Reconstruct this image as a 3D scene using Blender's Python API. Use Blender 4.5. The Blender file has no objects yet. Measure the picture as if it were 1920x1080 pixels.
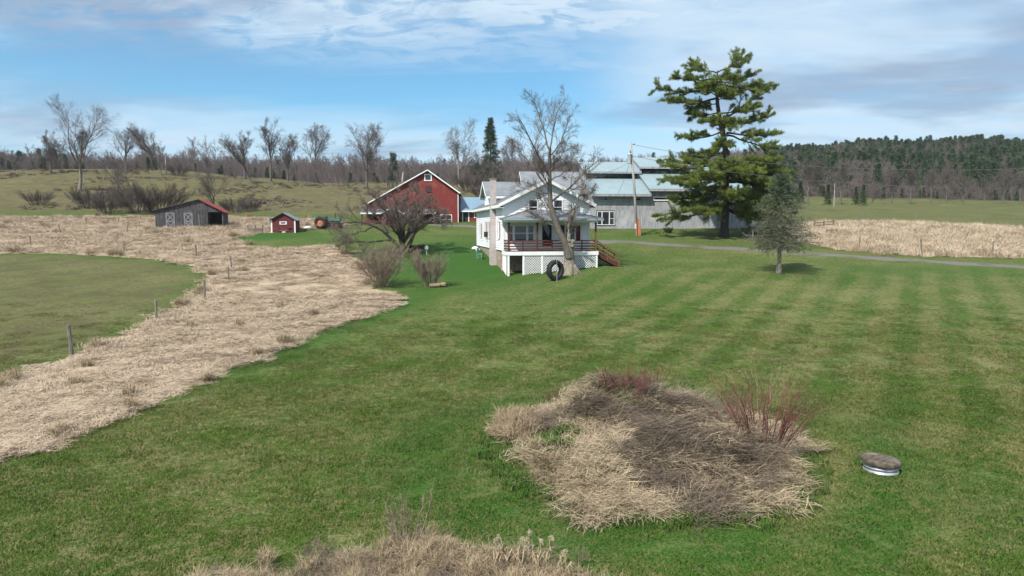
import bpy, math, random
import numpy as np
from mathutils import Vector, Matrix
R = math.radians
SC = bpy.context.scene
COL = SC.collection
rng = np.random.default_rng(7)

# ------------------------------------------------------------------ camera
CAM_Z, PITCH, FPX = 6.0, R(5.13), 1280.0
cam = bpy.data.cameras.new('camera'); cam.sensor_width = 36; cam.lens = 36 * FPX / 1920
cam.clip_start = 0.1; cam.clip_end = 6000
camo = bpy.data.objects.new('camera', cam); COL.objects.link(camo)
camo.location = (0, 0, CAM_Z); camo.rotation_euler = (math.pi / 2 - PITCH, 0, 0)
SC.camera = camo

# ------------------------------------------------------------------ sky, sun, exposure
SUN_EL, SUN_AZ = R(49), R(217)      # azimuth clockwise from +Y (camera forward): behind and to the left
sdir = Vector((math.sin(SUN_AZ) * math.cos(SUN_EL), math.cos(SUN_AZ) * math.cos(SUN_EL), math.sin(SUN_EL)))
W = bpy.data.worlds.new('World'); SC.world = W; W.use_nodes = True

def N(nt, typ, ins=None, **kw):
    n = nt.nodes.new(typ)
    for k, v in kw.items(): setattr(n, k, v)
    for k, v in (ins or {}).items():
        s = n.inputs[k]
        if isinstance(v, bpy.types.NodeSocket): nt.links.new(v, s)
        else: s.default_value = v
    return n

def math_(nt, op, a, b=0.0, c=None, clamp=False):
    n = nt.nodes.new('ShaderNodeMath'); n.operation = op; n.use_clamp = clamp
    for i, v in enumerate((a, b, c)):
        if v is None: continue
        if isinstance(v, bpy.types.NodeSocket): nt.links.new(v, n.inputs[i])
        else: n.inputs[i].default_value = v
    return n.outputs[0]

def sstep(nt, v, lo, hi, a=0.0, b=1.0):
    n = nt.nodes.new('ShaderNodeMapRange'); n.interpolation_type = 'SMOOTHSTEP'
    for k, s in (('Value', v), ('From Min', lo), ('From Max', hi), ('To Min', a), ('To Max', b)):
        if isinstance(s, bpy.types.NodeSocket): nt.links.new(s, n.inputs[k])
        else: n.inputs[k].default_value = s
    return n.outputs[0]

def mixc(nt, f, a, b, blend='MIX'):
    n = nt.nodes.new('ShaderNodeMix'); n.data_type = 'RGBA'; n.blend_type = blend
    for k, s in ((0, f), (6, a), (7, b)):
        if isinstance(s, bpy.types.NodeSocket): nt.links.new(s, n.inputs[k])
        else: n.inputs[k].default_value = (*s, 1) if (k > 0 and len(s) == 3) else s
    return n.outputs[2]

def noise(nt, vec, scale, detail=4, rough=.55, dist=0.0):
    n = N(nt, 'ShaderNodeTexNoise', {'Scale': scale, 'Detail': detail, 'Roughness': rough, 'Distortion': dist})
    if vec is not None: nt.links.new(vec, n.inputs['Vector'])
    return n.outputs[0]

def mapping(nt, vec, scale=(1, 1, 1), rot=(0, 0, 0), loc=(0, 0, 0)):
    n = N(nt, 'ShaderNodeMapping', {'Scale': scale, 'Rotation': rot, 'Location': loc})
    nt.links.new(vec, n.inputs['Vector']); return n.outputs[0]

def build_world():
    nt = W.node_tree; nt.nodes.clear()
    sky = N(nt, 'ShaderNodeTexSky', sky_type='NISHITA', sun_disc=False, sun_elevation=SUN_EL, sun_rotation=SUN_AZ,
            altitude=300, air_density=1.0, dust_density=0.35, ozone_density=2.2)
    tc = N(nt, 'ShaderNodeTexCoord')
    d = tc.outputs['Generated']
    sp = N(nt, 'ShaderNodeSeparateXYZ', {0: d})
    x, y, z = sp.outputs
    z = math_(nt, 'MINIMUM', math_(nt, 'MAXIMUM', z, -1.0), 1.0)
    el = math_(nt, 'ARCSINE', z); az = math_(nt, 'ARCTAN2', x, y)
    # flat cloud-layer coordinates: clouds shrink and flatten towards the horizon
    den = math_(nt, 'ADD', math_(nt, 'MAXIMUM', z, 0.0), 0.14)
    pl = N(nt, 'ShaderNodeCombineXYZ', {0: math_(nt, 'DIVIDE', x, den), 1: math_(nt, 'DIVIDE', y, den), 2: 0.0}).outputs[0]
    big = noise(nt, mapping(nt, pl, (0.55, 0.8, 1), loc=(3.1, 1.7, 0)), 1.0, 5, .55, .4)
    ripple = noise(nt, mapping(nt, pl, (5.5, 9.0, 1), rot=(0, 0, .5)), 1.0, 5, .62, .8)
    wisp = noise(nt, mapping(nt, pl, (1.0, 4.2, 1), rot=(0, 0, -.25), loc=(.7, .2, 0)), 1.0, 6, .6, .6)
    elw = math_(nt, 'ADD', el, math_(nt, 'MULTIPLY', math_(nt, 'SUBTRACT', wisp, .5), .11))
    # high mackerel bank above, a pale band low down, a milky veil to the right
    bank_edge = math_(nt, 'SUBTRACT', .256, math_(nt, 'MULTIPLY', math_(nt, 'MINIMUM', math_(nt, 'ABSOLUTE', az), 1.0), .05))
    A = sstep(nt, math_(nt, 'SUBTRACT', elw, bank_edge), -.055, .05)
    A = math_(nt, 'MULTIPLY', A, sstep(nt, ripple, .36, .56, .40, 1.0))
    band_top = math_(nt, 'SUBTRACT', .150, math_(nt, 'MULTIPLY', math_(nt, 'MAXIMUM', az, -1.0), .03))
    B = sstep(nt, math_(nt, 'SUBTRACT', band_top, elw), -.03, .05)
    B = math_(nt, 'MULTIPLY', B, sstep(nt, wisp, .25, .65, .55, .95))
    azw = math_(nt, 'ADD', az, math_(nt, 'MULTIPLY', math_(nt, 'SUBTRACT', big, .5), .55))
    azw = math_(nt, 'SUBTRACT', azw, math_(nt, 'MULTIPLY', math_(nt, 'SUBTRACT', .17, el), 1.2))
    C = math_(nt, 'MULTIPLY', sstep(nt, azw, .06, .34), sstep(nt, wisp, .2, .7, .72, .98))
    V = sstep(nt, big, .45, .68, .0, .30)          # thin high veil over everything
    f = math_(nt, 'MAXIMUM', math_(nt, 'MAXIMUM', math_(nt, 'MAXIMUM', A, B), C), V)
    f = math_(nt, 'MULTIPLY', f, sstep(nt, noise(nt, mapping(nt, pl, (2.2, 5, 1)), 1.0, 5, .6, .5), .25, .6, .72, 1.0))
    # thicker parts of the cloud are greyer
    thick = sstep(nt, noise(nt, mapping(nt, pl, (.75, 1.1, 1), rot=(0, 0, .35), loc=(5.3, 2.2, 0)), 1.0, 5, .55, .3), .47, .64)
    cloud = mixc(nt, thick, (4.7, 5.8, 6.8), (2.6, 3.3, 4.35))
    blue = mixc(nt, 1.0, sky.outputs[0], (SKY_TINT), 'MULTIPLY')
    col = mixc(nt, f, blue, cloud)
    bg = N(nt, 'ShaderNodeBackground', {'Color': col, 'Strength': 0.108})
    out = N(nt, 'ShaderNodeOutputWorld', {'Surface': bg.outputs[0]})
SKY_TINT = (.62, 1.0, 1.08)
build_world()

sun = bpy.data.lights.new('sun', 'SUN'); sun.energy = 5.0; sun.angle = R(.53); sun.color = (1, .955, .88)
suno = bpy.data.objects.new('sun', sun); COL.objects.link(suno); suno.location = sdir * 300
suno.rotation_euler = (-sdir).to_track_quat('-Z', 'Y').to_euler()
SC.view_settings.view_transform = 'Standard'; SC.view_settings.look = 'None'
SC.view_settings.exposure = 0.42; SC.view_settings.gamma = 1.0
SC.cycles.max_bounces = 3; SC.cycles.diffuse_bounces = 2; SC.cycles.glossy_bounces = 2
SC.cycles.transparent_max_bounces = 4; SC.cycles.use_denoising = True
SC.cycles.sample_clamp_indirect = 4.0

# ------------------------------------------------------------------ tags and helpers
def tag(o, label=None, cat=None, group=None, kind=None):
    if label: o['label'] = label
    if cat: o['category'] = cat
    if group: o['group'] = group
    if kind: o['kind'] = kind
    return o

def empty(name, loc, rz=0.0):
    o = bpy.data.objects.new(name, None); COL.objects.link(o)
    o.empty_display_size = .3; o.location = loc; o.rotation_euler = (0, 0, rz); return o

def thing(name, label, cat, loc, rz=0.0, group=None):
    return tag(empty(name, loc, rz), label, cat, group)

def np_mesh(name, V, quads=None, tris=None, smooth=False):
    me = bpy.data.meshes.new(name)
    V = np.asarray(V, np.float32).reshape(-1, 3)
    q = np.asarray(quads if quads is not None else [], np.int32).reshape(-1, 4)
    t = np.asarray(tris if tris is not None else [], np.int32).reshape(-1, 3)
    me.vertices.add(len(V)); me.vertices.foreach_set('co', V.ravel())
    loops = np.concatenate([q.ravel(), t.ravel()])
    if len(loops):
        me.loops.add(len(loops)); me.loops.foreach_set('vertex_index', loops)
        st = np.concatenate([np.arange(len(q)) * 4, len(q) * 4 + np.arange(len(t)) * 3]).astype(np.int32)
        me.polygons.add(len(st)); me.polygons.foreach_set('loop_start', st)
        me.polygons.foreach_set('use_smooth', np.full(len(st), bool(smooth)))
    me.update(calc_edges=True); me.validate()
    return me

class MB:
    """collects quads and triangles for ONE mesh"""
    def __init__(s): s.V = []; s.Q = []; s.T = []; s.n = 0
    def add(s, V, Q=None, T=None):
        V = np.asarray(V, float).reshape(-1, 3)
        if Q is not None and len(Q): s.Q.append(np.asarray(Q, np.int64).reshape(-1, 4) + s.n)
        if T is not None and len(T): s.T.append(np.asarray(T, np.int64).reshape(-1, 3) + s.n)
        s.V.append(V); s.n += len(V); return s
    def mesh(s, name, mat=None, smooth=False):
        me = np_mesh(name, np.concatenate(s.V), np.concatenate(s.Q) if s.Q else None, np.concatenate(s.T) if s.T else None, smooth)
        if mat: me.materials.append(mat)
        return me
    def obj(s, name, mat, parent=None, smooth=False, loc=None, rz=0.0):
        o = bpy.data.objects.new(name, s.mesh(name, mat, smooth)); COL.objects.link(o)
        if parent: o.parent = parent
        if loc is not None: o.location = loc
        if rz: o.rotation_euler = (0, 0, rz)
        return o
    # ---- shapes
    def hexa(s, p8):   # bottom 4 ccw, top 4 ccw
        return s.add(p8, [[3, 2, 1, 0], [4, 5, 6, 7], [0, 1, 5, 4], [1, 2, 6, 5], [2, 3, 7, 6], [3, 0, 4, 7]])
    def box(s, x0, x1, y0, y1, z0, z1):
        return s.hexa([(x0, y0, z0), (x1, y0, z0), (x1, y1, z0), (x0, y1, z0), (x0, y0, z1), (x1, y0, z1), (x1, y1, z1), (x0, y1, z1)])
    def bar(s, a, b, w, h, up=(0, 0, 1)):
        a = np.array(a, float); b = np.array(b, float); t = b - a; t /= np.linalg.norm(t)
        up = np.array(up, float); sd = np.cross(t, up)
        if np.linalg.norm(sd) < 1e-6: sd = np.array((1., 0, 0))
        sd /= np.linalg.norm(sd); u2 = np.cross(sd, t)
        c = [(-1, -1), (1, -1), (1, 1), (-1, 1)]
        p = [a + sd * i * w / 2 + u2 * j * h / 2 for i, j in c] + [b + sd * i * w / 2 + u2 * j * h / 2 for i, j in c]
        return s.hexa(p)
    def slab(s, quad, th):     # quad's 4 corners (top face, ccw seen from outside), thickness inwards
        q = np.array(quad, float); n = np.cross(q[1] - q[0], q[3] - q[0]); n /= np.linalg.norm(n)
        return s.hexa(np.concatenate([q - n * th, q]))
    def prism(s, poly, ext):   # planar polygon (list of 3d points) extruded by vector ext
        p = np.array(poly, float); k = len(p); e = np.array(ext, float)
        s.add(np.concatenate([p, p + e]), [[i, (i + 1) % k, (i + 1) % k + k, i + k] for i in range(k)],
              [[0, i + 1, i] for i in range(1, k - 1)] + [[k, k + i, k + i + 1] for i in range(1, k - 1)])
        return s
    def tube(s, pts, rad, k=6, cap=True):
        P = np.array(pts, float)[None]; Rr = np.broadcast_to(np.array(rad, float), (len(pts),))[None]
        s.tubes(P, Rr, k)
        if cap and k > 2:
            n = len(pts); b = s.n - n * k
            s.T.append(np.array([[b, b + i + 1, b + i] for i in range(1, k - 1)] + [[s.n - k, s.n - k + i, s.n - k + i + 1] for i in range(1, k - 1)], np.int64))
        return s
    def tubes(s, P, Rr, k=4):
        M, n, _ = P.shape
        T = np.gradient(P, axis=1); T /= np.linalg.norm(T, axis=2, keepdims=True) + 1e-9
        ref = np.zeros_like(T[:, 0]); ref[:, 0] = 1
        bad = np.abs(T[:, 0, 0]) > .8; ref[bad] = (0, 1, 0)
        A = np.cross(T, ref[:, None, :]); A /= np.linalg.norm(A, axis=2, keepdims=True) + 1e-9
        B = np.cross(T, A)
        th = np.arange(k) * 2 * np.pi / k
        V = P[:, :, None, :] + Rr[:, :, None, None] * (A[:, :, None, :] * np.cos(th)[None, None, :, None] + B[:, :, None, :] * np.sin(th)[None, None, :, None])
        m = np.arange(M)[:, None, None] * n * k; i = np.arange(n - 1)[None, :, None] * k; j = np.arange(k)[None, None, :]; j2 = (j + 1) % k
        Q = np.stack([m + i + j, m + i + j2, m + i + k + j2, m + i + k + j], -1).reshape(-1, 4)
        return s.add(V.reshape(-1, 3), Q)
    def lathe(s, prof, k=24, axis='z', c=(0, 0, 0), close=False):
        pr = np.array(prof, float); n = len(pr); th = np.arange(k) * 2 * np.pi / k
        r = pr[:, 0][:, None]; h = np.repeat(pr[:, 1][:, None], k, 1)
        a, b = r * np.cos(th), r * np.sin(th)
        V = {'z': np.stack([a, b, h], -1), 'y': np.stack([a, h, b], -1), 'x': np.stack([h, a, b], -1)}[axis].reshape(-1, 3) + np.array(c)
        m = n if close else n - 1
        Q = [[i * k + j, i * k + (j + 1) % k, ((i + 1) % n) * k + (j + 1) % k, ((i + 1) % n) * k + j] for i in range(m) for j in range(k)]
        return s.add(V, Q)

# ------------------------------------------------------------------ terrain
_cols = [-700, 0, 150, 430, 690, 900, 1150, 1350, 1450, 1650, 1920, 2700]
_Y = [3, 25, 30, 38, 44, 52, 58, 65, 72, 80, 88, 96, 110, 140, 180, 220, 260, 350, 450, 600, 800, 1400]
_near = [0, .05, .22, .68, 1.2, 1.85, 2.45, 3.15, 3.85, 5.0, 5.75, 6.2]
_far = [[9.0, 13.4, 20.5, 25, 26, 32, 46, 61, 70, 60],
        [8.9, 13.2, 20.2, 24.4, 25, 31, 45, 60, 69, 60],
        [8.8, 12.8, 19.2, 23.4, 24, 30, 43, 57, 66, 55],
        [8.6, 12.6, 18.8, 22.6, 23, 29, 41, 55, 62, 50],
        [8.1, 12.4, 17.8, 20.2, 21, 27, 38, 52, 60, 50],
        [8.0, 12.0, 16.5, 19, 20.5, 27, 38, 53, 62, 50],
        [7.8, 11.0, 14.5, 17, 19, 27, 40, 58, 66, 55],
        [7.6, 10.0, 12.8, 15.0, 17.5, 27, 41, 59, 67, 55],
        [7.4, 9.3, 11.5, 13.5, 15.8, 33, 49, 60, 64, 55],
        [7.4, 9.2, 11.3, 13.3, 15.6, 38, 59, 79, 82, 60],
        [7.4, 9.2, 11.3, 13.3, 15.6, 35, 54, 71, 76, 60],
        [7.4, 9.2, 11.3, 13.3, 15.4, 26, 41, 62, 72, 60]]
_ca = np.linspace(-1.35, 1.4, 70); _ly = np.linspace(np.log(3), np.log(1400), 420)
def _table():
    ca = (np.array(_cols) - 960) / FPX
    rows = np.array([np.interp(np.exp(_ly), _Y, _near + f) for f in _far])
    T = np.array([np.interp(_ca, ca, rows[:, i]) for i in range(len(_ly))]).T
    k = np.exp(-.5 * (np.arange(-8, 9) / 4.0) ** 2); k /= k.sum()
    Tp = np.pad(T, ((0, 0), (8, 8)), 'edge'); T = np.array([np.convolve(r, k, 'valid') for r in Tp])
    Tp = np.pad(T, ((8, 8), (0, 0)), 'edge'); return np.array([np.convolve(c, k, 'valid') for c in Tp.T]).T
_T = _table()
MOUND = (3.6, 17.95, 3.95, 4.4)
def hz(X, Y, detail=True):
    X = np.asarray(X, float); Y = np.asarray(Y, float)
    Yc = np.clip(Y, 3.0, 1400); a = np.clip(X / np.maximum(Yc, 9), -1.34, 1.39)
    i = (a - _ca[0]) / (_ca[1] - _ca[0]); j = (np.log(Yc) - _ly[0]) / (_ly[1] - _ly[0])
    i0 = np.clip(i.astype(int), 0, len(_ca) - 2); j0 = np.clip(j.astype(int), 0, len(_ly) - 2); fi = i - i0; fj = np.clip(j - j0, 0, 1)
    z = (_T[i0, j0] * (1 - fi) + _T[i0 + 1, j0] * fi) * (1 - fj) + (_T[i0, j0 + 1] * (1 - fi) + _T[i0 + 1, j0 + 1] * fi) * fj
    z = z + .55 * np.exp(-((X - 7.0) ** 2 + (Y - 56) ** 2) / 22)
    if detail:
        z = z + .035 * np.sin(X * .9 + 1.3 * np.sin(Y * .5)) * np.sin(Y * .8 + 1.7)
        w = np.clip((Y - 100) / 60, 0, 1) * np.clip((300 - Y) / 80, 0, 1)
        z = z + w * (.55 * np.sin(X * .11 + 1.1 * np.sin(Y * .06)) * np.sin(Y * .13 + .4) + .22 * np.sin(X * .37 + Y * .21) * np.sin(Y * .41 - X * .12))
        z = z + w * np.clip((-X - 10) / 40, 0, 1) * 1.1 * np.sin(X * .048 + .9 + .5 * np.sin(Y * .03))
        r = np.sqrt(((X - MOUND[0]) / MOUND[2]) ** 2 + ((Y - MOUND[1]) / MOUND[3]) ** 2)
        m = np.clip(1.04 - r, 0, 1); m = m * m * (3 - 2 * m)
        lump = .16 * np.sin(X * 2.3 + .9 * np.sin(Y * 1.3)) * np.sin(Y * 1.9 + .6) + .10 * np.sin(X * 4.1 + Y * 2.2) * np.sin(Y * 3.7 - X)
        crest = np.exp(-(((X - 2.9) / 2.1) ** 2 + ((Y - 20.3) / 1.25) ** 2)) * 1.15 + np.exp(-(((X - 5.6) / .9) ** 2 + ((Y - 17.2) / 1.1) ** 2)) * .28 - np.exp(-(((X - 4.2) / 1.0) ** 2 + ((Y - 18.6) / .8) ** 2)) * .22
        z = z + np.clip(m * 1.9, 0, 1) * (.42 + .8 * crest + lump) + .16 * m
    return z

def ray(px, py):
    xc, yc = (px - 960) / FPX, (540 - py) / FPX
    return np.array([xc, math.cos(PITCH) + yc * math.sin(PITCH), -math.sin(PITCH) + yc * math.cos(PITCH)])
def at(px, py, Y):
    d = ray(px, py); return np.array([0, 0, CAM_Z]) + d * (Y / d[1])
def gnd(px, py, detail=False):
    d = ray(px, py); d = d / d[1]
    Y = np.arange(6, 900, .1); z = CAM_Z + d[2] * Y - hz(d[0] * Y, Y, detail)
    k = np.argmax(z < 0); y = Y[k] if z[k] < 0 else 900
    return np.array([d[0] * y, y, float(hz(d[0] * y, y))])
def ground_at(x, y): return float(hz(x, y))
def on_ground(px, Y):      # point of the ground at image column px and depth Y
    x = (px - 960) / FPX * Y * (math.cos(PITCH)); return np.array([x, Y, ground_at(x, Y)])

def inside(P, poly):
    x, y = P[:, 0], P[:, 1]; c = np.zeros(len(P), bool); n = len(poly)
    for i in range(n):
        x0, y0 = poly[i][:2]; x1, y1 = poly[(i + 1) % n][:2]
        if y0 == y1: continue
        c ^= ((y0 > y) != (y1 > y)) & (x < (x1 - x0) * (y - y0) / (y1 - y0) + x0)
    return c
def sdist(P, poly):
    d = np.full(len(P), 1e9); n = len(poly)
    for i in range(n):
        a = np.array(poly[i][:2]); b = np.array(poly[(i + 1) % n][:2]); ab = b - a
        t = np.clip(((P - a) @ ab) / (ab @ ab + 1e-9), 0, 1)
        d = np.minimum(d, np.linalg.norm(P - (a + t[:, None] * ab), axis=1))
    return np.where(inside(P, poly), d, -d)

def wood_front(X):
    X = np.asarray(X, float)
    return np.where(X > 40, 256 + 6 * np.sin(X * .06), np.interp(X, [-60, 40], [228, 245])) + 5 * np.sin(X * .13)
px_poly = lambda pts: [gnd(*p)[:2] for p in pts]
STRAW_L = px_poly([(-500, 1075), (-200, 940), (0, 862), (90, 836), (180, 800), (270, 770), (345, 735), (395, 712), (450, 686), (500, 664), (560, 635), (620, 612),
    (690, 594), (738, 572), (743, 558), (733, 548), (700, 542), (694, 528), (690, 510), (684, 494), (655, 480), (640, 468), (600, 461), (550, 467), (500, 466),
    (465, 461), (436, 451), (432, 445), (470, 440), (560, 434), (600, 428), (640, 428), (640, 416), (560, 411), (430, 408), (300, 406), (100, 407), (-500, 407)])
FIELD_L = px_poly([(-500, 478), (-200, 474), (0, 474), (150, 477), (300, 487), (365, 500), (392, 519), (382, 545), (345, 572), (290, 604), (200, 642), (100, 682), (0, 720), (-300, 850), (-500, 930)])
STRAW_R = px_poly([(1500, 430), (1535, 424), (1620, 421), (1700, 423), (1800, 428), (1920, 434), (2500, 452), (2600, 520), (1920, 483), (1860, 483), (1728, 479), (1600, 471), (1545, 463), (1500, 452)])
FORE = px_poly([(340, 1120), (400, 1098), (500, 1090), (570, 1074), (640, 1056), (760, 1048), (880, 1050), (945, 1062), (1010, 1070), (1090, 1090), (1150, 1110), (1160, 1130)]) + [(1.6, 8.5), (-4.6, 8.5)]
_mt = np.linspace(0, 2 * np.pi, 40, endpoint=False)
_mr = 1 + .07 * np.sin(3 * _mt + .5) + .06 * np.sin(5 * _mt) + .04 * np.sin(9 * _mt + 1)
MOUND_P = [(MOUND[0] + math.cos(t) * MOUND[2] * r * .97, MOUND[1] + math.sin(t) * MOUND[3] * r * .97) for t, r in zip(_mt, _mr)]
def straw_sd(P):
    s = np.minimum(sdist(P, STRAW_L), -sdist(P, FIELD_L))
    for q in (STRAW_R, FORE, MOUND_P): s = np.maximum(s, sdist(P, q))
    return s
# ------------------------------------------------------------------ materials
MATS = {}
def new_mat(name):
    m = bpy.data.materials.new(name); m.use_nodes = True; nt = m.node_tree; nt.nodes.clear()
    out = nt.nodes.new('ShaderNodeOutputMaterial'); MATS[name] = m
    return m, nt, out
def principled(nt, out, color, rough=.85, metallic=0.0, spec=.3, bump=None, bstr=.3, bdist=.02):
    b = N(nt, 'ShaderNodeBsdfPrincipled', {'Roughness': rough, 'Metallic': metallic, 'Specular IOR Level': spec})
    if isinstance(color, bpy.types.NodeSocket): nt.links.new(color, b.inputs['Base Color'])
    else: b.inputs['Base Color'].default_value = (*color, 1)
    if bump is not None:
        bn = N(nt, 'ShaderNodeBump', {'Strength': bstr, 'Distance': bdist, 'Height': bump}); nt.links.new(bn.outputs[0], b.inputs['Normal'])
    nt.links.new(b.outputs[0], out.inputs[0]); return b
def mat(name, c1, c2=None, scale=4.0, stretch=(1, 1, 1), rough=.85, metallic=0.0, spec=.3, lo=.35, hi=.65, bump=0.0, c3=None, s3=.6, rand=0.0, detail=5):
    """colour noise between c1 and c2 (and large patches of c3) in the object's own space"""
    m, nt, out = new_mat(name)
    tc = N(nt, 'ShaderNodeTexCoord').outputs['Object']
    if c2 is None: c2 = tuple(v * .8 for v in c1)
    nz = noise(nt, mapping(nt, tc, stretch), scale, detail, .6)
    col = mixc(nt, sstep(nt, nz, lo, hi), c1, c2)
    if c3: col = mixc(nt, sstep(nt, noise(nt, tc, s3, 5, .6), .5, .72), col, c3)
    if rand:
        oi = N(nt, 'ShaderNodeObjectInfo').outputs['Random']
        v = math_(nt, 'ADD', 1 - rand, math_(nt, 'MULTIPLY', oi, 2 * rand))
        h = N(nt, 'ShaderNodeHueSaturation', {'Value': v, 'Color': col}); col = h.outputs[0]
    principled(nt, out, col, rough, metallic, spec, nz if bump else None, bump)
    return m

def mixf(nt, f, a, b):
    n = nt.nodes.new('ShaderNodeMix'); n.data_type = 'FLOAT'
    for k, v in ((0, f), (2, a), (3, b)):
        if isinstance(v, bpy.types.NodeSocket): nt.links.new(v, n.inputs[k])
        else: n.inputs[k].default_value = v
    return n.outputs[0]

def lawn_colour(nt, pos, lush, past, stripe=True):
    """mown lawn: dark and lush greens, olive patches, tan worn patches, mower stripes running away to the right"""
    n1 = noise(nt, mapping(nt, pos, (.16, .16, .0)), 1.0, 3, .6, .4)
    n2 = noise(nt, mapping(nt, pos, (.55, .55, .0), loc=(4, 9, 0)), 1.0, 4, .62, .5)
    n3 = noise(nt, mapping(nt, pos, (3.5, 3.5, .0)), 1.0, 3, .6)
    n4 = noise(nt, mapping(nt, pos, (16, 16, .0)), 1.0, 2, .7)
    r = mapping(nt, pos, (1, 1, 1), rot=(0, 0, R(31)))
    sp = N(nt, 'ShaderNodeSeparateXYZ', {0: r})
    w = math_(nt, 'ADD', sp.outputs[0], math_(nt, 'MULTIPLY', math_(nt, 'SUBTRACT', n1, .5), 1.3))
    st = math_(nt, 'SINE', math_(nt, 'MULTIPLY', w, 2 * math.pi / 2.3))
    st = sstep(nt, math_(nt, 'ADD', st, math_(nt, 'MULTIPLY', math_(nt, 'SUBTRACT', n2, .5), 1.1)), -.8, .9)
    py = N(nt, 'ShaderNodeSeparateXYZ', {0: pos}).outputs[1]
    sx = N(nt, 'ShaderNodeSeparateXYZ', {0: pos}).outputs[0]
    st = mixf(nt, math_(nt, 'MAXIMUM', sstep(nt, py, 52, 62), math_(nt, 'MULTIPLY', sstep(nt, sx, 10, -8), sstep(nt, n1, .3, .6, .55, .95))), st, .5)
    green = mixc(nt, sstep(nt, math_(nt, 'ADD', math_(nt, 'MULTIPLY', n2, .6), math_(nt, 'MULTIPLY', n3, .4)), .38, .60), L_GREEN, L_DARK)
    green = mixc(nt, math_(nt, 'MULTIPLY', st, .40), green, L_OLIVE)
    # tan thatch: small flecks gathered in patches
    tanm = math_(nt, 'ADD', math_(nt, 'MULTIPLY', n2, .33), math_(nt, 'MULTIPLY', n3, .67))
    tanm = math_(nt, 'ADD', tanm, math_(nt, 'MULTIPLY', math_(nt, 'SUBTRACT', st, .5), .055))
    tanm = math_(nt, 'ADD', tanm, math_(nt, 'MULTIPLY', math_(nt, 'SUBTRACT', n4, .5), .32))
    tanm = math_(nt, 'ADD', tanm, math_(nt, 'MULTIPLY', math_(nt, 'SUBTRACT', n1, .5), .35))
    px_ = N(nt, 'ShaderNodeSeparateXYZ', {0: pos}).outputs[0]
    tanm = math_(nt, 'ADD', tanm, sstep(nt, px_, -8, 22, .02, .045))
    tf = sstep(nt, tanm, .42, .72)
    tf = math_(nt, 'MULTIPLY', tf, math_(nt, 'SUBTRACT', 1.0, math_(nt, 'MULTIPLY', lush, .93)))
    col = mixc(nt, math_(nt, 'MULTIPLY', lush, .8), green, mixc(nt, sstep(nt, n3, .3, .7), L_LUSH, L_LUSH2))
    col = mixc(nt, math_(nt, 'MULTIPLY', tf, .8), col, L_TAN)
    if past is not None:
        pc = mixc(nt, sstep(nt, n2, .35, .62), (.116, .112, .045), (.086, .068, .037))
        pc = mixc(nt, sstep(nt, math_(nt, 'ADD', math_(nt, 'MULTIPLY', n3, .6), math_(nt, 'MULTIPLY', n1, .4)), .5, .62), pc, (.135, .125, .062))
        col = mixc(nt, past, col, pc)
    v = sstep(nt, n4, .25, .75, .62, 1.38)
    return mixc(nt, 1.0, col, N(nt, 'ShaderNodeCombineXYZ', {0: v, 1: v, 2: v}).outputs[0], 'MULTIPLY'), n3, n4
L_GREEN, L_DARK, L_OLIVE = (.046, .088, .012), (.030, .065, .009), (.078, .098, .023)
L_LUSH, L_LUSH2, L_TAN = (.022, .082, .012), (.034, .092, .016), (.175, .16, .072)

def straw_colour(nt, pos):
    n1 = noise(nt, mapping(nt, pos, (.5, .5, .0)), 1.0, 5, .6, .4)
    n2 = noise(nt, mapping(nt, pos, (9, 9, 0)), 1.0, 4, .7)
    c = mixc(nt, sstep(nt, n1, .36, .62), (.42, .33, .235), (.37, .285, .195))
    return mixc(nt, sstep(nt, n2, .45, .8), c, (.22, .16, .10)), n2

def ground_material():
    m, nt, out = new_mat('ground_turf')
    pos = N(nt, 'ShaderNodeNewGeometry').outputs['Position']
    A = lambda n: N(nt, 'ShaderNodeAttribute', attribute_name=n).outputs['Fac']
    lawn, n3, n4 = lawn_colour(nt, pos, A('lush'), A('pasture'))
    straw, s2 = straw_colour(nt, pos)
    e = math_(nt, 'ADD', A('straw'), math_(nt, 'MULTIPLY', math_(nt, 'SUBTRACT', noise(nt, pos, 2.2, 5, .65), .5), 1.1))
    col = mixc(nt, sstep(nt, e, -.12, .12), lawn, straw)
    mc = mixc(nt, sstep(nt, n3, .42, .6), (.15, .115, .075), (.045, .075, .02))
    col = mixc(nt, math_(nt, 'MULTIPLY', A('mound'), sstep(nt, e, -.1, .3)), col, mc)
    lit = mixc(nt, sstep(nt, n3, .35, .65), (.075, .056, .044), (.042, .032, .026))
    col = mixc(nt, A('wood'), col, lit)
    principled(nt, out, col, .95, 0, .1, math_(nt, 'ADD', n4, n3), .6, .05)
    return m

def lush_fn(X, Y):
    l = np.exp(-(((X + 4) / 13) ** 2 + ((Y - 63) / 15) ** 2)) * 1.25
    l = np.maximum(l, np.exp(-(((X + 33) / 12) ** 2 + ((Y - 80) / 4.5) ** 2)) * 1.2)   # patch before the coop
    e = np.interp(Y, [12, 20, 44, 60], [-19, -15.4, -7.5, -7])                       # along the straw edge
    l = np.maximum(l, .75 * np.exp(-((X - e - 1.2) / 1.6) ** 2) * (Y > 12) * (Y < 60))
    d = np.hypot((X - MOUND[0] - .3) / 1.15, Y - MOUND[1]); l = np.maximum(l, .6 * np.exp(-((d - 5.6) / 1.3) ** 2))
    l = np.maximum(l, .5 * np.exp(-(((X - 40) / 20) ** 2 + ((Y - 57) / 4) ** 2)))
    l = np.maximum(l, .45 * np.exp(-(((X - 14) / 12) ** 2 + ((Y - 80) / 8) ** 2)))
    l = np.maximum(l, .5 * np.exp(-(((X + 62) / 45) ** 2 + ((Y - 106) / 5) ** 2)))
    l = np.maximum(l, .28 * np.exp(-(((X + 55) / 30) ** 2 + ((Y - 62) / 8) ** 2)))
    return np.clip(l, 0, 1)
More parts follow.
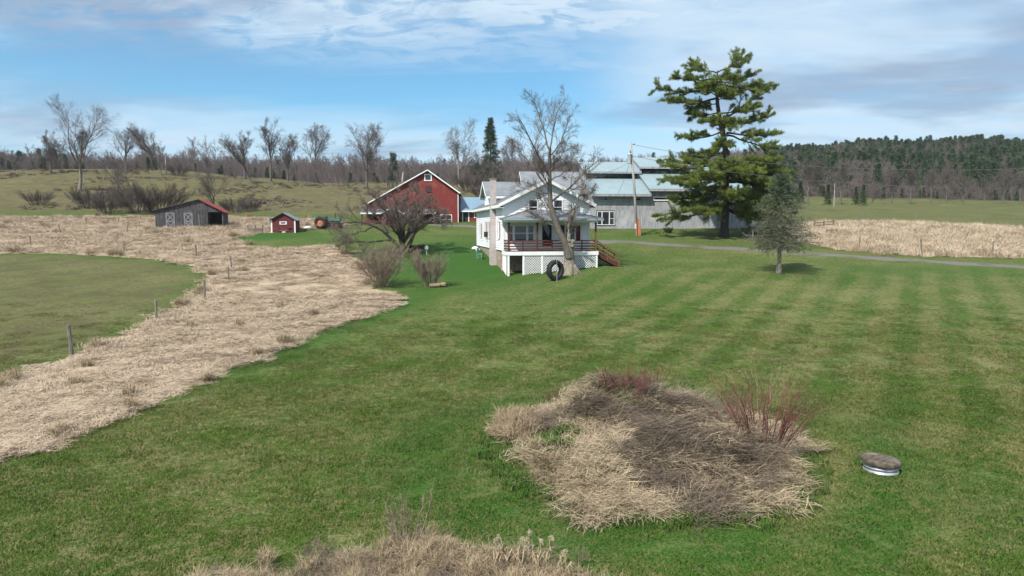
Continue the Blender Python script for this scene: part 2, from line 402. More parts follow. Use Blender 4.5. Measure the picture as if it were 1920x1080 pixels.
def past_fn(X, Y):
    p = np.clip((Y - 103) / 10, 0, 1) * np.clip((32 - X) / 12, 0, 1)
    q = np.clip((Y - 84) / 12, 0, 1) * np.clip((X - 30) / 10, 0, 1) * .45
    f = sdist(np.stack([X, Y], 1), FIELD_L); r = np.clip(f / 3, 0, 1) * .7
    return np.maximum(np.maximum(p, q), r)

def build_ground():
    step = lambda a, b, s: np.arange(a, b, s)
    ys = np.concatenate([step(-120, -10, 10), step(-10, 8, 2), step(8, 27, .25), step(27, 62, .4), step(62, 112, .6), step(112, 300, 2.5), step(300, 700, 10), step(700, 1250, 45)])
    xh = np.concatenate([step(0, 20, .3), step(20, 60, .5), step(60, 110, 1.2), step(110, 300, 5), step(300, 1010, 40)])
    xs = np.concatenate([-xh[:0:-1], xh])
    X, Y = np.meshgrid(xs, ys); nx, ny = len(xs), len(ys)
    P = np.stack([X.ravel(), Y.ravel()], 1)
    sd = np.full(len(P), -6.0); near = (P[:, 1] > 5) & (P[:, 1] < 112) & (np.abs(P[:, 0]) < 112)
    sd[near] = np.clip(straw_sd(P[near]), -6, 6)
    sd[(P[:, 1] <= 5)] = -6
    Z = hz(P[:, 0], P[:, 1])
    hum = np.clip(sd, 0, 1.2) / 1.2
    Z = Z + hum * (.09 * np.sin(P[:, 0] * 1.9 + 1.2 * np.sin(P[:, 1] * .9)) * np.sin(P[:, 1] * 1.6 + .8 * np.sin(P[:, 0] * .8)) + .06)
    i = np.arange(ny - 1)[:, None] * nx; j = np.arange(nx - 1)[None]
    Q = np.stack([i + j, i + j + 1, i + nx + j + 1, i + nx + j], -1).reshape(-1, 4)
    me = np_mesh('ground', np.column_stack([P, Z]), Q, smooth=True)
    for nm, v in (('straw', sd), ('lush', lush_fn(P[:, 0], P[:, 1])), ('pasture', past_fn(P[:, 0], P[:, 1])), ('mound', (np.hypot(P[:, 0] - MOUND[0], P[:, 1] - MOUND[1]) < 6).astype(float)), ('wood', np.clip((P[:, 1] - wood_front(P[:, 0]) + 4) / 6, 0, 1))):
        me.attributes.new(nm, 'FLOAT', 'POINT').data.foreach_set('value', v.astype(np.float32))
    me.materials.append(ground_material())
    o = bpy.data.objects.new('ground', me); COL.objects.link(o)
    tag(o, 'sloping ground of mown lawn, straw strips and hillside pasture', None, None, 'structure')
build_ground()

def ribbon(name, pts, width, m, lift=.05, wob=.18):
    P = np.array(pts, float); d = np.concatenate([[0], np.cumsum(np.linalg.norm(np.diff(P, axis=0), axis=1))])
    s = np.arange(0, d[-1], .5); C = np.stack([np.interp(s, d, P[:, 0]), np.interp(s, d, P[:, 1])], 1)
    k = np.ones(9) / 9
    C = np.stack([np.convolve(np.pad(C[:, i], 4, 'edge'), k, 'valid') for i in (0, 1)], 1)
    T = np.gradient(C, axis=0); T /= np.linalg.norm(T, axis=1, keepdims=True); Nn = np.stack([-T[:, 1], T[:, 0]], 1)
    off = np.linspace(-.5, .5, 7); V = []
    for o in off:
        ww = width * o + (wob * (np.sin(s * .9 + o * 9) + .6 * np.sin(s * 2.3 + 4 * o)) if abs(o) > .4 else 0)
        xy = C + Nn * np.asarray(ww).reshape(-1, 1); edge = abs(o) > .45
        V.append(np.column_stack([xy, hz(xy[:, 0], xy[:, 1]) + (lift * .1 if edge else lift)]))
    V = np.stack(V, 1); n = len(s); q = [[i * 7 + j, i * 7 + j + 1, (i + 1) * 7 + j + 1, (i + 1) * 7 + j] for i in range(n - 1) for j in range(6)]
    me = np_mesh(name, V.reshape(-1, 3), np.array(q)[:, ::-1], smooth=True); me.materials.append(m)
    o = bpy.data.objects.new(name, me); COL.objects.link(o); return o
DRIVE = [gnd(*p)[:2] for p in [(2350, 530), (1920, 501), (1700, 488), (1500, 475), (1400, 468), (1300, 462), (1220, 457), (1150, 452)]] + [(6.5, 74), (2.5, 80), (-2, 88), (-6, 93), (-12, 95)]
tag(ribbon('driveway', DRIVE, 2.0, mat('gravel', (.16, .15, .135), (.095, .09, .075), 26, c3=(.075, .078, .032), s3=.35, bump=.5)), 'narrow pale gravel driveway crossing behind the lawn', None, None, 'structure')

# ------------------------------------------------------------------ scatters of ground cover
def scatter(name, pts, rot, scl, idx, protos, label, attrs=None):
    me = np_mesh(name, pts)
    me.attributes.new('rot', 'FLOAT_VECTOR', 'POINT').data.foreach_set('vector', np.asarray(rot, np.float32).ravel())
    me.attributes.new('scl', 'FLOAT', 'POINT').data.foreach_set('value', np.asarray(scl, np.float32))
    me.attributes.new('idx', 'INT', 'POINT').data.foreach_set('value', np.asarray(idx, np.int32))
    for k, v in (attrs or {}).items():
        me.attributes.new(k, 'FLOAT', 'POINT').data.foreach_set('value', np.asarray(v, np.float32))
    o = bpy.data.objects.new(name, me); COL.objects.link(o)
    ng = bpy.data.node_groups.new(name + '_scatter', 'GeometryNodeTree')
    ng.interface.new_socket('Geometry', in_out='INPUT', socket_type='NodeSocketGeometry')
    ng.interface.new_socket('Geometry', in_out='OUTPUT', socket_type='NodeSocketGeometry')
    gi = ng.nodes.new('NodeGroupInput'); go = ng.nodes.new('NodeGroupOutput')
    ins = ng.nodes.new('GeometryNodeInstanceOnPoints'); ins.inputs['Pick Instance'].default_value = True
    jn = ng.nodes.new('GeometryNodeJoinGeometry')
    for p in reversed(protos):      # the join lists its last link first
        oi = ng.nodes.new('GeometryNodeObjectInfo'); oi.inputs['Object'].default_value = p
        gt = ng.nodes.new('GeometryNodeGeometryToInstance')
        ng.links.new(oi.outputs['Geometry'], gt.inputs[0]); ng.links.new(gt.outputs[0], jn.inputs[0])
    def na(nm, t):
        n = ng.nodes.new('GeometryNodeInputNamedAttribute'); n.data_type = t; n.inputs['Name'].default_value = nm; return n.outputs['Attribute']
    e2r = ng.nodes.new('FunctionNodeEulerToRotation'); ng.links.new(na('rot', 'FLOAT_VECTOR'), e2r.inputs[0])
    ng.links.new(gi.outputs[0], ins.inputs['Points']); ng.links.new(jn.outputs[0], ins.inputs['Instance'])
    ng.links.new(na('idx', 'INT'), ins.inputs['Instance Index']); ng.links.new(e2r.outputs[0], ins.inputs['Rotation'])
    ng.links.new(na('scl', 'FLOAT'), ins.inputs['Scale']); ng.links.new(ins.outputs[0], go.inputs[0])
    md = o.modifiers.new('scatter', 'NODES'); md.node_group = ng
    return tag(o, label, None, None, 'stuff')

def proto(name, mb, m, smooth=False):      # a shape that is only ever instanced
    return bpy.data.objects.new(name, mb.mesh(name, m, smooth))

def blades(n, radius, len_rng, width, elev_rng, lift, bend=.5, seed=0, heading=None, hspread=.6, up_curve=False):
    """n grass blades as bent two-piece strips"""
    g = np.random.default_rng(seed); mb = MB()
    r = radius * np.sqrt(g.random(n)); a = g.random(n) * 2 * np.pi
    base = np.stack([r * np.cos(a), r * np.sin(a), g.random(n) * lift], 1)
    h = g.random(n) * 2 * np.pi if heading is None else heading + g.normal(0, hspread, n)
    e = g.uniform(*elev_rng, n); L = g.uniform(*len_rng, n)
    d1 = np.stack([np.cos(h) * np.cos(e), np.sin(h) * np.cos(e), np.sin(e)], 1)
    e2 = e - bend * g.uniform(.3, 1.3, n); h2 = h + g.normal(0, .35, n)
    d2 = np.stack([np.cos(h2) * np.cos(e2), np.sin(h2) * np.cos(e2), np.sin(e2)], 1)
    s = np.stack([-np.sin(h), np.cos(h), g.normal(0, .4, n)], 1); s /= np.linalg.norm(s, axis=1, keepdims=True)
    w = (width * g.uniform(.6, 1.3, n))[:, None]
    m = base + d1 * (L * .55)[:, None]; t = m + d2 * (L * .45)[:, None]
    t[:, 2] = np.maximum(t[:, 2], .01)
    V = np.stack([base - s * w / 2, base + s * w / 2, m + s * w * .45, m - s * w * .45, t], 1)
    i = np.arange(n) * 5
    mb.add(V.reshape(-1, 3), np.stack([i, i + 1, i + 2, i + 3], 1), np.stack([i + 3, i + 2, i + 4], 1))
    return mb

def soft_normal(nt, bsdf, f):     # thin blades scatter light like the turf they stand in
    gN = N(nt, 'ShaderNodeNewGeometry').outputs['Normal']
    v = N(nt, 'ShaderNodeVectorMath', {0: gN, 1: (1 - f,) * 3}, operation='MULTIPLY').outputs[0]
    v = N(nt, 'ShaderNodeVectorMath', {0: v, 1: (0, 0, f)}, operation='ADD').outputs[0]
    nt.links.new(N(nt, 'ShaderNodeVectorMath', {0: v}, operation='NORMALIZE').outputs[0], bsdf.inputs['Normal'])

def blade_mats():
    m, nt, out = new_mat('lawn_blade')
    pos = N(nt, 'ShaderNodeNewGeometry').outputs['Position']
    A = lambda n: N(nt, 'ShaderNodeAttribute', attribute_name=n, attribute_type='INSTANCER').outputs['Fac']
    col, n3, n4 = lawn_colour(nt, pos, A('lush'), A('pasture'))
    col = mixc(nt, 1.0, col, (1.42, 1.38, 1.22), 'MULTIPLY')
    soft_normal(nt, principled(nt, out, col, .8, 0, .15), .85)
    for nm, a, b, c in (('straw_blade', (.55, .435, .318), (.43, .33, .233), (.31, .23, .155)), ('stalk_blade', (.17, .13, .095), (.085, .064, .048), (.25, .195, .14)),
                        ('mound_blade', (.50, .40, .275), (.37, .285, .18), (.25, .185, .115)), ('meadow_blade', (.56, .45, .325), (.46, .36, .25), (.36, .265, .17)), ('tuft_blade', (.36, .28, .175), (.24, .18, .11), (.16, .115, .07))):
        m, nt, out = new_mat(nm)
        pos = N(nt, 'ShaderNodeNewGeometry').outputs['Position']
        n1 = noise(nt, mapping(nt, pos, (.5, .5, 0)), 1.0, 5, .6, .4); n2 = noise(nt, pos, 22.0, 2, .6)
        col = mixc(nt, sstep(nt, n2, .35, .65), a, b)
        col = mixc(nt, sstep(nt, n1, .46, .68, 0, .75), col, c)
        soft_normal(nt, principled(nt, out, col, .8, 0, .2), .45)
blade_mats()

def sample(region, n, y0, y1, x0, x1, g):
    P = np.column_stack([g.uniform(x0, x1, n), g.uniform(y0, y1, n)])
    P = P[np.abs(P[:, 0]) < P[:, 1] * .80 + 4]
    return P[region(P)]
def zrot(n, g, tilt=.0):
    return np.column_stack([g.normal(0, tilt, n), g.normal(0, tilt, n), g.random(n) * 6.283])
def drape(P, up=.0): return np.column_stack([P, hz(P[:, 0], P[:, 1]) + up])

def build_grass():
    g = np.random.default_rng(11)
    house = [(-6, 53), (8, 52), (9, 74), (-6, 74)]
    # mown lawn, near part
    lp = [proto('lawn_patch', blades(330, .5, (.035, .075), .011, (.5, 1.4), .0, .5, k), MATS['lawn_blade']) for k in range(3)]
    free = lambda P: (straw_sd(P) < .1) & (~inside(P, house))
    P = np.concatenate([sample(free, 4200, 10.3, 24, -24, 24, g), sample(free, 5500, 24, 44, -36, 36, g)])
    P = P[g.random(len(P)) < np.interp(P[:, 1], [24, 44], [1, .0]) * np.where(sdist(P, FIELD_L) > 0, .35, 1)]
    s = np.interp(P[:, 1], [10, 24, 40, 58], [.9, 1.0, 1.25, 1.6]) * g.uniform(.85, 1.15, len(P))
    scatter('lawn_grass', drape(P, .0), zrot(len(P), g, .03), s, g.integers(0, 3, len(P)), lp, 'short mown grass of the lawn and the left field',
            {'lush': lush_fn(P[:, 0], P[:, 1]), 'pasture': past_fn(P[:, 0], P[:, 1])})
    # flattened straw
    sp = [proto('straw_patch', blades(300, .75, (.14, .40), .0125, (-.05, .32), .09, .4, 20 + k, heading=.4, hspread=1.0), MATS['straw_blade']) for k in range(3)]
    st = [proto('straw_tuft', blades(150, .22, (.35, .75), .014, (.7, 1.45), .0, .9, 30 + k), MATS['tuft_blade']) for k in range(2)]
    sp2 = [proto('straw_upright', blades(170, .6, (.22, .45), .013, (.3, 1.1), .04, 1.0, 40 + k), MATS['straw_blade']) for k in range(2)]
    jit = lambda P: .28 * np.sin(P[:, 0] * 2.7 + 1.9 * np.sin(P[:, 1] * 1.3)) + .2 * np.sin(P[:, 1] * 4.1 + P[:, 0] * 2.2) + g.normal(0, .12, len(P))
    inL = lambda P: np.minimum(sdist(P, STRAW_L), -sdist(P, FIELD_L)) + jit(P) > .05
    P = np.concatenate([sample(inL, 8000, 13, 46, -40, 0, g), sample(inL, 9000, 46, 108, -84, -2, g)])
    f = g.random(len(P)); clump = np.sin(P[:, 0] * .8 + 1.1 * np.sin(P[:, 1] * .5)) * np.sin(P[:, 1] * .7) + g.normal(0, .3, len(P))
    fs = -sdist(P, FIELD_L)                                     # distance from the mown field: rough fence line
    upr = (f < .05) | ((fs < 1.4) & (f < .45)) | ((clump > .75) & (f < .3)) | ((P[:, 1] > 66) & (f < .4))
    idx = np.where(upr, g.integers(3, 5, len(P)), g.integers(0, 3, len(P)))
    edge = np.minimum(sdist(P, STRAW_L), fs)
    tuft = (((edge < .5) & (clump > .25) & (f > .5)) | (f > .994)); idx[tuft] = g.integers(5, 7, tuft.sum())
    s = np.interp(P[:, 1], [13, 30, 60, 100], [.8, 1.0, 1.35, 1.7]) * g.uniform(.75, 1.2, len(P))
    rot = zrot(len(P), g, .08); rot[:, 2] = np.where(idx < 3, g.normal(.4, .9, len(P)), rot[:, 2])
    scatter('straw_grass', drape(P, .03), rot, s, idx, sp + sp2 + st, 'flattened pale straw grass along the left fence')
    # tall dry meadow to the right
    mp = [proto('meadow_patch', blades(170, .8, (.6, 1.15), .024, (.7, 1.5), .0, .9, 50 + k, heading=-.5, hspread=1.3), MATS['meadow_blade']) for k in range(3)]
    P = sample(lambda P: sdist(P, STRAW_R) + 2 * jit(P) > 0, 9000, 55, 96, 20, 95, g)
    scatter('meadow_grass', drape(P), zrot(len(P), g, .08), g.uniform(.7, 1.15, len(P)), g.integers(0, 3, len(P)), mp, 'tall pale dry grass of the right meadow')
    # the brush mound in front
    mk = [proto('mound_straw_patch', blades(150, .5, (.2, .6), .0095, (-.15, .45), .12, .3, 60 + k, heading=-.9, hspread=1.2), MATS['mound_blade']) for k in range(3)]
    sk = [proto('stalk_patch', blades(90, .6, (.3, 1.1), .010, (-.15, .32), .18, .08, 70 + k, heading=-.5, hspread=.9), MATS['stalk_blade']) for k in range(3)]
    pts, ro, sc, ix = [], [], [], []
    P = sample(lambda P: sdist(P, MOUND_P) + .6 * jit(P) > .0, 3000, 13, 23.5, -2, 9, g)
    u, v = (P[:, 0] - MOUND[0]) / MOUND[2], (P[:, 1] - MOUND[1]) / MOUND[3]
    ns = .3 * np.sin(P[:, 0] * 2.3 + 1.3 * np.sin(P[:, 1] * 1.7)) + g.normal(0, .16, len(P))
    dark = 1.1 * np.exp(-(((u - .15) / .48) ** 2 + ((v + .05) / .95) ** 2)) + .8 * np.exp(-(((u + .55) / .35) ** 2 + ((v - .2) / .3) ** 2)) + ns > .60
    green = np.maximum(np.exp(-(((u + .6) / .35) ** 2 + ((v + .1) / .45) ** 2)), .95 * np.exp(-(((u + .1) / .3) ** 2 + ((v - .35) / .18) ** 2))) + ns > .62
    keep = ~green | (g.random(len(P)) < .08)
    P, u, v, dark = P[keep], u[keep], v[keep], dark[keep]
    idx = np.where(dark, g.integers(3, 6, len(P)), g.integers(0, 3, len(P)))
    up = (~dark) & (u < -.75) & (g.random(len(P)) < .5); idx[up] = g.integers(6, 8, up.sum())
    rot = zrot(len(P), g, .12); rot[:, :2] *= 1.6; rot[:, 2] = np.where(idx >= 6, rot[:, 2], 1.3 * np.sin(P[:, 0] * 1.1 + P[:, 1] * .7) + g.normal(0, .7, len(P)) + np.where(u < .5, 0, -.7))
    scatter('mound_thatch', drape(P, .02), rot, g.uniform(.7, 1.15, len(P)), idx, mk + sk + st, 'matted straw and dead stalks covering the brush mound')
    # weeds at the bottom edge
    P = sample(lambda P: sdist(P, FORE) + jit(P) > .0, 3200, 9, 15, -7, 4, g)
    idx = np.where(g.random(len(P)) < .45, g.integers(0, 3, len(P)), np.where(g.random(len(P)) < .6, g.integers(3, 5, len(P)), g.integers(5, 8, len(P))))
    scatter('foreground_weeds', drape(P, .02), zrot(len(P), g, .15), g.uniform(.4, .75, len(P)), idx, sk + st + mk, 'tangled dry weeds along the bottom edge of the picture')
    # longer green grass: mound fringe, edges of the straw strip
    gp = [proto('green_tuft', blades(70, .2, (.1, .24), .012, (.7, 1.45), .0, .5, 80 + k), MATS['lawn_blade']) for k in range(2)]
    a = g.random(900) * 6.283; r = 1 + g.normal(.02, .05, 900)
    P = np.column_stack([MOUND[0] + np.cos(a) * MOUND[2] * r, MOUND[1] + np.sin(a) * MOUND[3] * r])
    gm = sample(lambda P: sdist(P, MOUND_P) > .3, 3600, 13, 23, -1, 6, g); uu = (gm[:, 0] - MOUND[0]) / MOUND[2]; vv = (gm[:, 1] - MOUND[1]) / MOUND[3]
    gm = gm[(np.exp(-(((uu + .55) / .35) ** 2 + ((vv + .15) / .45) ** 2)) + .3 * np.exp(-((uu / .5) ** 2 + ((vv - .5) / .3) ** 2))) + .3 * np.exp(-(((uu - .1) / .3) ** 2 + ((vv + .55) / .2) ** 2)) > g.random(len(gm)) * .9 + .2]
    fr = sample(lambda P: (np.abs(sdist(P, FORE)) < .35), 900, 10, 15, -7, 4, g)
    P = np.concatenate([P, gm, fr])
    scatter('long_green_grass', drape(P), zrot(len(P), g, .1), g.uniform(.6, 1.2, len(P)), g.integers(0, 2, len(P)), gp, 'longer green grass fringing the mound', {'lush': g.uniform(.4, 1, len(P)), 'pasture': np.zeros(len(P))})
    # rough tussocks on the hillside pasture
    tp = [proto('tussock', blades(60, .5, (.2, .5), .05, (.3, 1.2), .0, .9, 90 + k), MATS['stalk_blade']) for k in range(2)]
    P = sample(lambda P: (past_fn(P[:, 0], P[:, 1]) > .8) & (np.sin(P[:, 0] * .21 + 2 * np.sin(P[:, 1] * .09)) + g.normal(0, .6, len(P)) > .9), 9000, 108, 205, -150, 20, g)
    scatter('pasture_tussocks', drape(P), zrot(len(P), g, .1), g.uniform(.6, 1.7, len(P)), g.integers(0, 2, len(P)), tp, 'rough brown tussocks on the hillside pasture')
build_grass()
# ------------------------------------------------------------------ trees
BARK = mat('bark_grey', (.15, .13, .11), (.08, .068, .056), 3, (6, 6, 1), bump=.5)
BARK_PALE = mat('bark_pale', (.27, .24, .195), (.12, .105, .085), 3, (5, 5, 1.5), bump=.6, c3=(.12, .13, .07), s3=.8)
BARK_DARK = mat('bark_dark', (.075, .06, .05), (.04, .033, .028), 3, (6, 6, 1), bump=.5)
TWIG = mat('twig_grey', (.135, .11, .095), (.085, .068, .06), 2, rand=.12)
TWIG_MAUVE = mat('twig_mauve', (.18, .143, .128), (.125, .10, .094), 2, rand=.15)
TWIG_DARK = mat('twig_dark', (.115, .088, .076), (.07, .054, .048), 2)
TWIG_APPLE = mat('twig_apple', (.16, .125, .108), (.10, .078, .068), 2)
TWIG_TAN = mat('twig_tan', (.25, .195, .145), (.15, .115, .085), 2)
TWIG_RED = mat('twig_red', (.165, .062, .05), (.11, .045, .038), 3)
TWIG_SPRUCE = mat('twig_spruce', (.18, .165, .125), (.11, .10, .075), 3)
TWIG_WILLOW = mat('twig_willow', (.22, .20, .10), (.15, .135, .07), 3)
NEEDLE = mat('pine_needles', (.165, .20, .032), (.085, .125, .024), 1.3, lo=.4, hi=.62, rough=.7)
NEEDLE_BLUE = mat('spruce_needles', (.10, .13, .075), (.062, .088, .05), 2.2, rough=.7)
NEEDLE_DARK = mat('hemlock_needles', (.066, .098, .034), (.034, .058, .024), .35, rand=.22, rough=.75)

def spawn(P, Rr, nper, t, ang, lenf, npts, wander, up, rf, g, rmin=.006, absl=None, taper=.35, flat=0.0, jit=True):
    """children for every branch polyline in P (N,n,3)"""
    Nn, n, _ = P.shape; idx = np.repeat(np.arange(Nn), nper); M = len(idx)
    strat = (np.tile(np.arange(nper), Nn) + g.random(M)) / nper
    tt = t[0] + (t[1] - t[0]) * strat
    f = tt * (n - 1); i0 = np.minimum(f.astype(int), n - 2); fr = (f - i0)[:, None]
    p = P[idx, i0] * (1 - fr) + P[idx, i0 + 1] * fr
    T = P[idx, i0 + 1] - P[idx, i0]; T /= np.linalg.norm(T, axis=1, keepdims=True) + 1e-9
    rad = Rr[idx, i0] * (1 - fr[:, 0]) + Rr[idx, i0 + 1] * fr[:, 0]
    q = g.normal(size=(M, 3)); q[:, 2] *= (1 - flat); q -= (q * T).sum(1, keepdims=True) * T; q /= np.linalg.norm(q, axis=1, keepdims=True) + 1e-9
    a = g.uniform(*ang, M)[:, None]
    d = np.cos(a) * T + np.sin(a) * q; d[:, 2] += up; d /= np.linalg.norm(d, axis=1, keepdims=True)
    plen = np.linalg.norm(np.diff(P, axis=1), axis=2).sum(1)[idx]
    L = (plen * lenf * (1.15 - .55 * tt) if absl is None else absl * (1.1 - .4 * tt)) * g.uniform(.6, 1.2, M)
    C = np.zeros((M, npts, 3)); C[:, 0] = p
    for k in range(1, npts):
        d = d + g.normal(0, wander, (M, 3)); d[:, 2] += up * .35; d /= np.linalg.norm(d, axis=1, keepdims=True)
        C[:, k] = C[:, k - 1] + d * (L / (npts - 1))[:, None]
    r0 = np.maximum(rad * rf, rmin); RR = r0[:, None] * np.linspace(1, taper, npts)[None]
    return C, np.maximum(RR, rmin * .6)

def resample(pts, n, wob=0.0, g=None):
    P = np.array(pts, float); d = np.concatenate([[0], np.cumsum(np.linalg.norm(np.diff(P, axis=0), axis=1))])
    s = np.linspace(0, d[-1], n); o = np.stack([np.interp(s, d, P[:, i]) for i in range(3)], 1)
    if n > 4:
        k = np.array([.25, .5, .25])
        for i in range(3): o[1:-1, i] = np.convolve(o[:, i], k, 'valid')
    if wob: o[1:] += g.normal(0, wob, (n - 1, 3))
    return o

def twigs(mb, P, Rr, nper, L, g, w=.012, ang=(.4, .9), up=.05):
    """last order: each twig one slender triangle pair"""
    C, RR = spawn(P, Rr, nper, (.15, 1.0), ang, 1, 2, .1, up, .6, g, absl=L)
    T = C[:, 1] - C[:, 0]; s = np.cross(T, g.normal(size=T.shape)); s /= np.linalg.norm(s, axis=1, keepdims=True) + 1e-9
    M = len(C); i = np.arange(M) * 3
    mb.add(np.stack([C[:, 0] - s * w / 2, C[:, 0] + s * w / 2, C[:, 1]], 1).reshape(-1, 3), None, np.stack([i, i + 1, i + 2], 1))
    return C

def bare_meshes(name, seed, h, nl=6, fork=(.35, 1.0), spread=(.25, .75), lean=.0, r0=None, n2=7, n3=6, n4=6, n5=4, tw=.023, limb=.55, up=.14, mats=(None, None), bush_base=None, trunk_h=.55):
    g = np.random.default_rng(seed); r0 = r0 or h * .018
    n = 9; P = np.zeros((1, n, 3)); P[0, :, 2] = np.linspace(0, h * trunk_h, n)
    P[0, :, 0] = lean * np.linspace(0, 1, n) ** 1.4 * h * .5 + np.cumsum(np.concatenate([[0], g.normal(0, h * .008, n - 1)])); P[0, :, 1] = np.cumsum(np.concatenate([[0], g.normal(0, h * .008, n - 1)]))
    Rr = (r0 * np.array([1.45, 1.05, .95, .9, .85, .78, .66, .52, .36]))[None]
    tr, cr = MB(), MB(); tr.tubes(P, Rr, 8)
    P1, R1 = spawn(P, Rr, nl, fork, spread, 1, 8, .10, up, .62, g, absl=h * limb, taper=.25)
    tr.tubes(P1, R1, 5)
    P2, R2 = spawn(P1, R1, n2, (.2, 1.0), (.3, .8), .6, 6, .13, up * .7, .55, g, rmin=tw * .5)
    cr.tubes(P2, R2, 4)
    P3, R3 = spawn(P2, R2, n3, (.2, 1.0), (.35, .9), .58, 4, .14, up * .5, .65, g, rmin=tw * .45)
    cr.tubes(P3, R3, 3)
    P4, R4 = spawn(P3, R3, n4, (.15, 1.0), (.35, .9), .55, 3, .14, up * .4, .7, g, rmin=tw * .4)
    cr.tubes(P4, R4, 3)
    if n5: twigs(cr, P4, R4, n5, h * .045, g, tw * .8)
    return tr.mesh(name + '_trunk', mats[0] or BARK, True), cr.mesh(name + '_crown', mats[1] or TWIG)

def place_tree(name, meshes, loc, label, cat='tree', group=None, scale=1.0, rz=0.0, tilt=(0, 0), sz=None, pn=('trunk', 'crown')):
    t = thing(name, label, cat, loc, rz, group); t.rotation_euler = (tilt[0], tilt[1], rz)
    t.scale = (scale, scale, scale * (sz or 1.0))
    for nm, me in zip(pn, meshes):
        o = bpy.data.objects.new(nm, me); COL.objects.link(o); o.parent = t
    return t

def shrub_meshes(name, seed, h, n, r, spread, m, tw=.012, n2=6, n3=5, n4=4, vert=.9):
    """many stems fanning from one base"""
    g = np.random.default_rng(seed); st, cr = MB(), MB()
    a = g.random(n) * 6.283; rr = r * np.sqrt(g.random(n)); s = spread * np.sqrt(g.random(n)) * h
    P = np.zeros((n, 6, 3)); d = np.stack([np.cos(a), np.sin(a)], 1); f = np.linspace(0, 1, 6)
    P[:, :, :2] = (d * rr[:, None])[:, None] + d[:, None] * (s[:, None] * f[None] ** 1.25)[..., None] + g.normal(0, .02 * h, (n, 6, 2)) * f[None, :, None]
    P[:, :, 2] = f[None] * (h * g.uniform(.65, 1.0, n) * np.sqrt(np.maximum(.25, 1 - (s / h * .7) ** 2)))[:, None] * vert - .05
    Rr = (tw * 1.6 * g.uniform(.7, 1.3, n))[:, None] * np.linspace(1, .4, 6)[None]; st.tubes(P, Rr, 4)
    P2, R2 = spawn(P, Rr, n2, (.25, 1.0), (.2, .6), .35, 4, .08, .08, .7, g, rmin=tw * .5); cr.tubes(P2, R2, 3)
    if n3:
        P3, R3 = spawn(P2, R2, n3, (.15, 1.0), (.3, .7), .5, 3, .1, .08, .7, g, rmin=tw * .4); cr.tubes(P3, R3, 3)
        if n4: twigs(cr, P3, R3, n4, h * .07, g, tw * .8)
    return st.mesh(name + '_stems', m), cr.mesh(name + '_twigs', m)

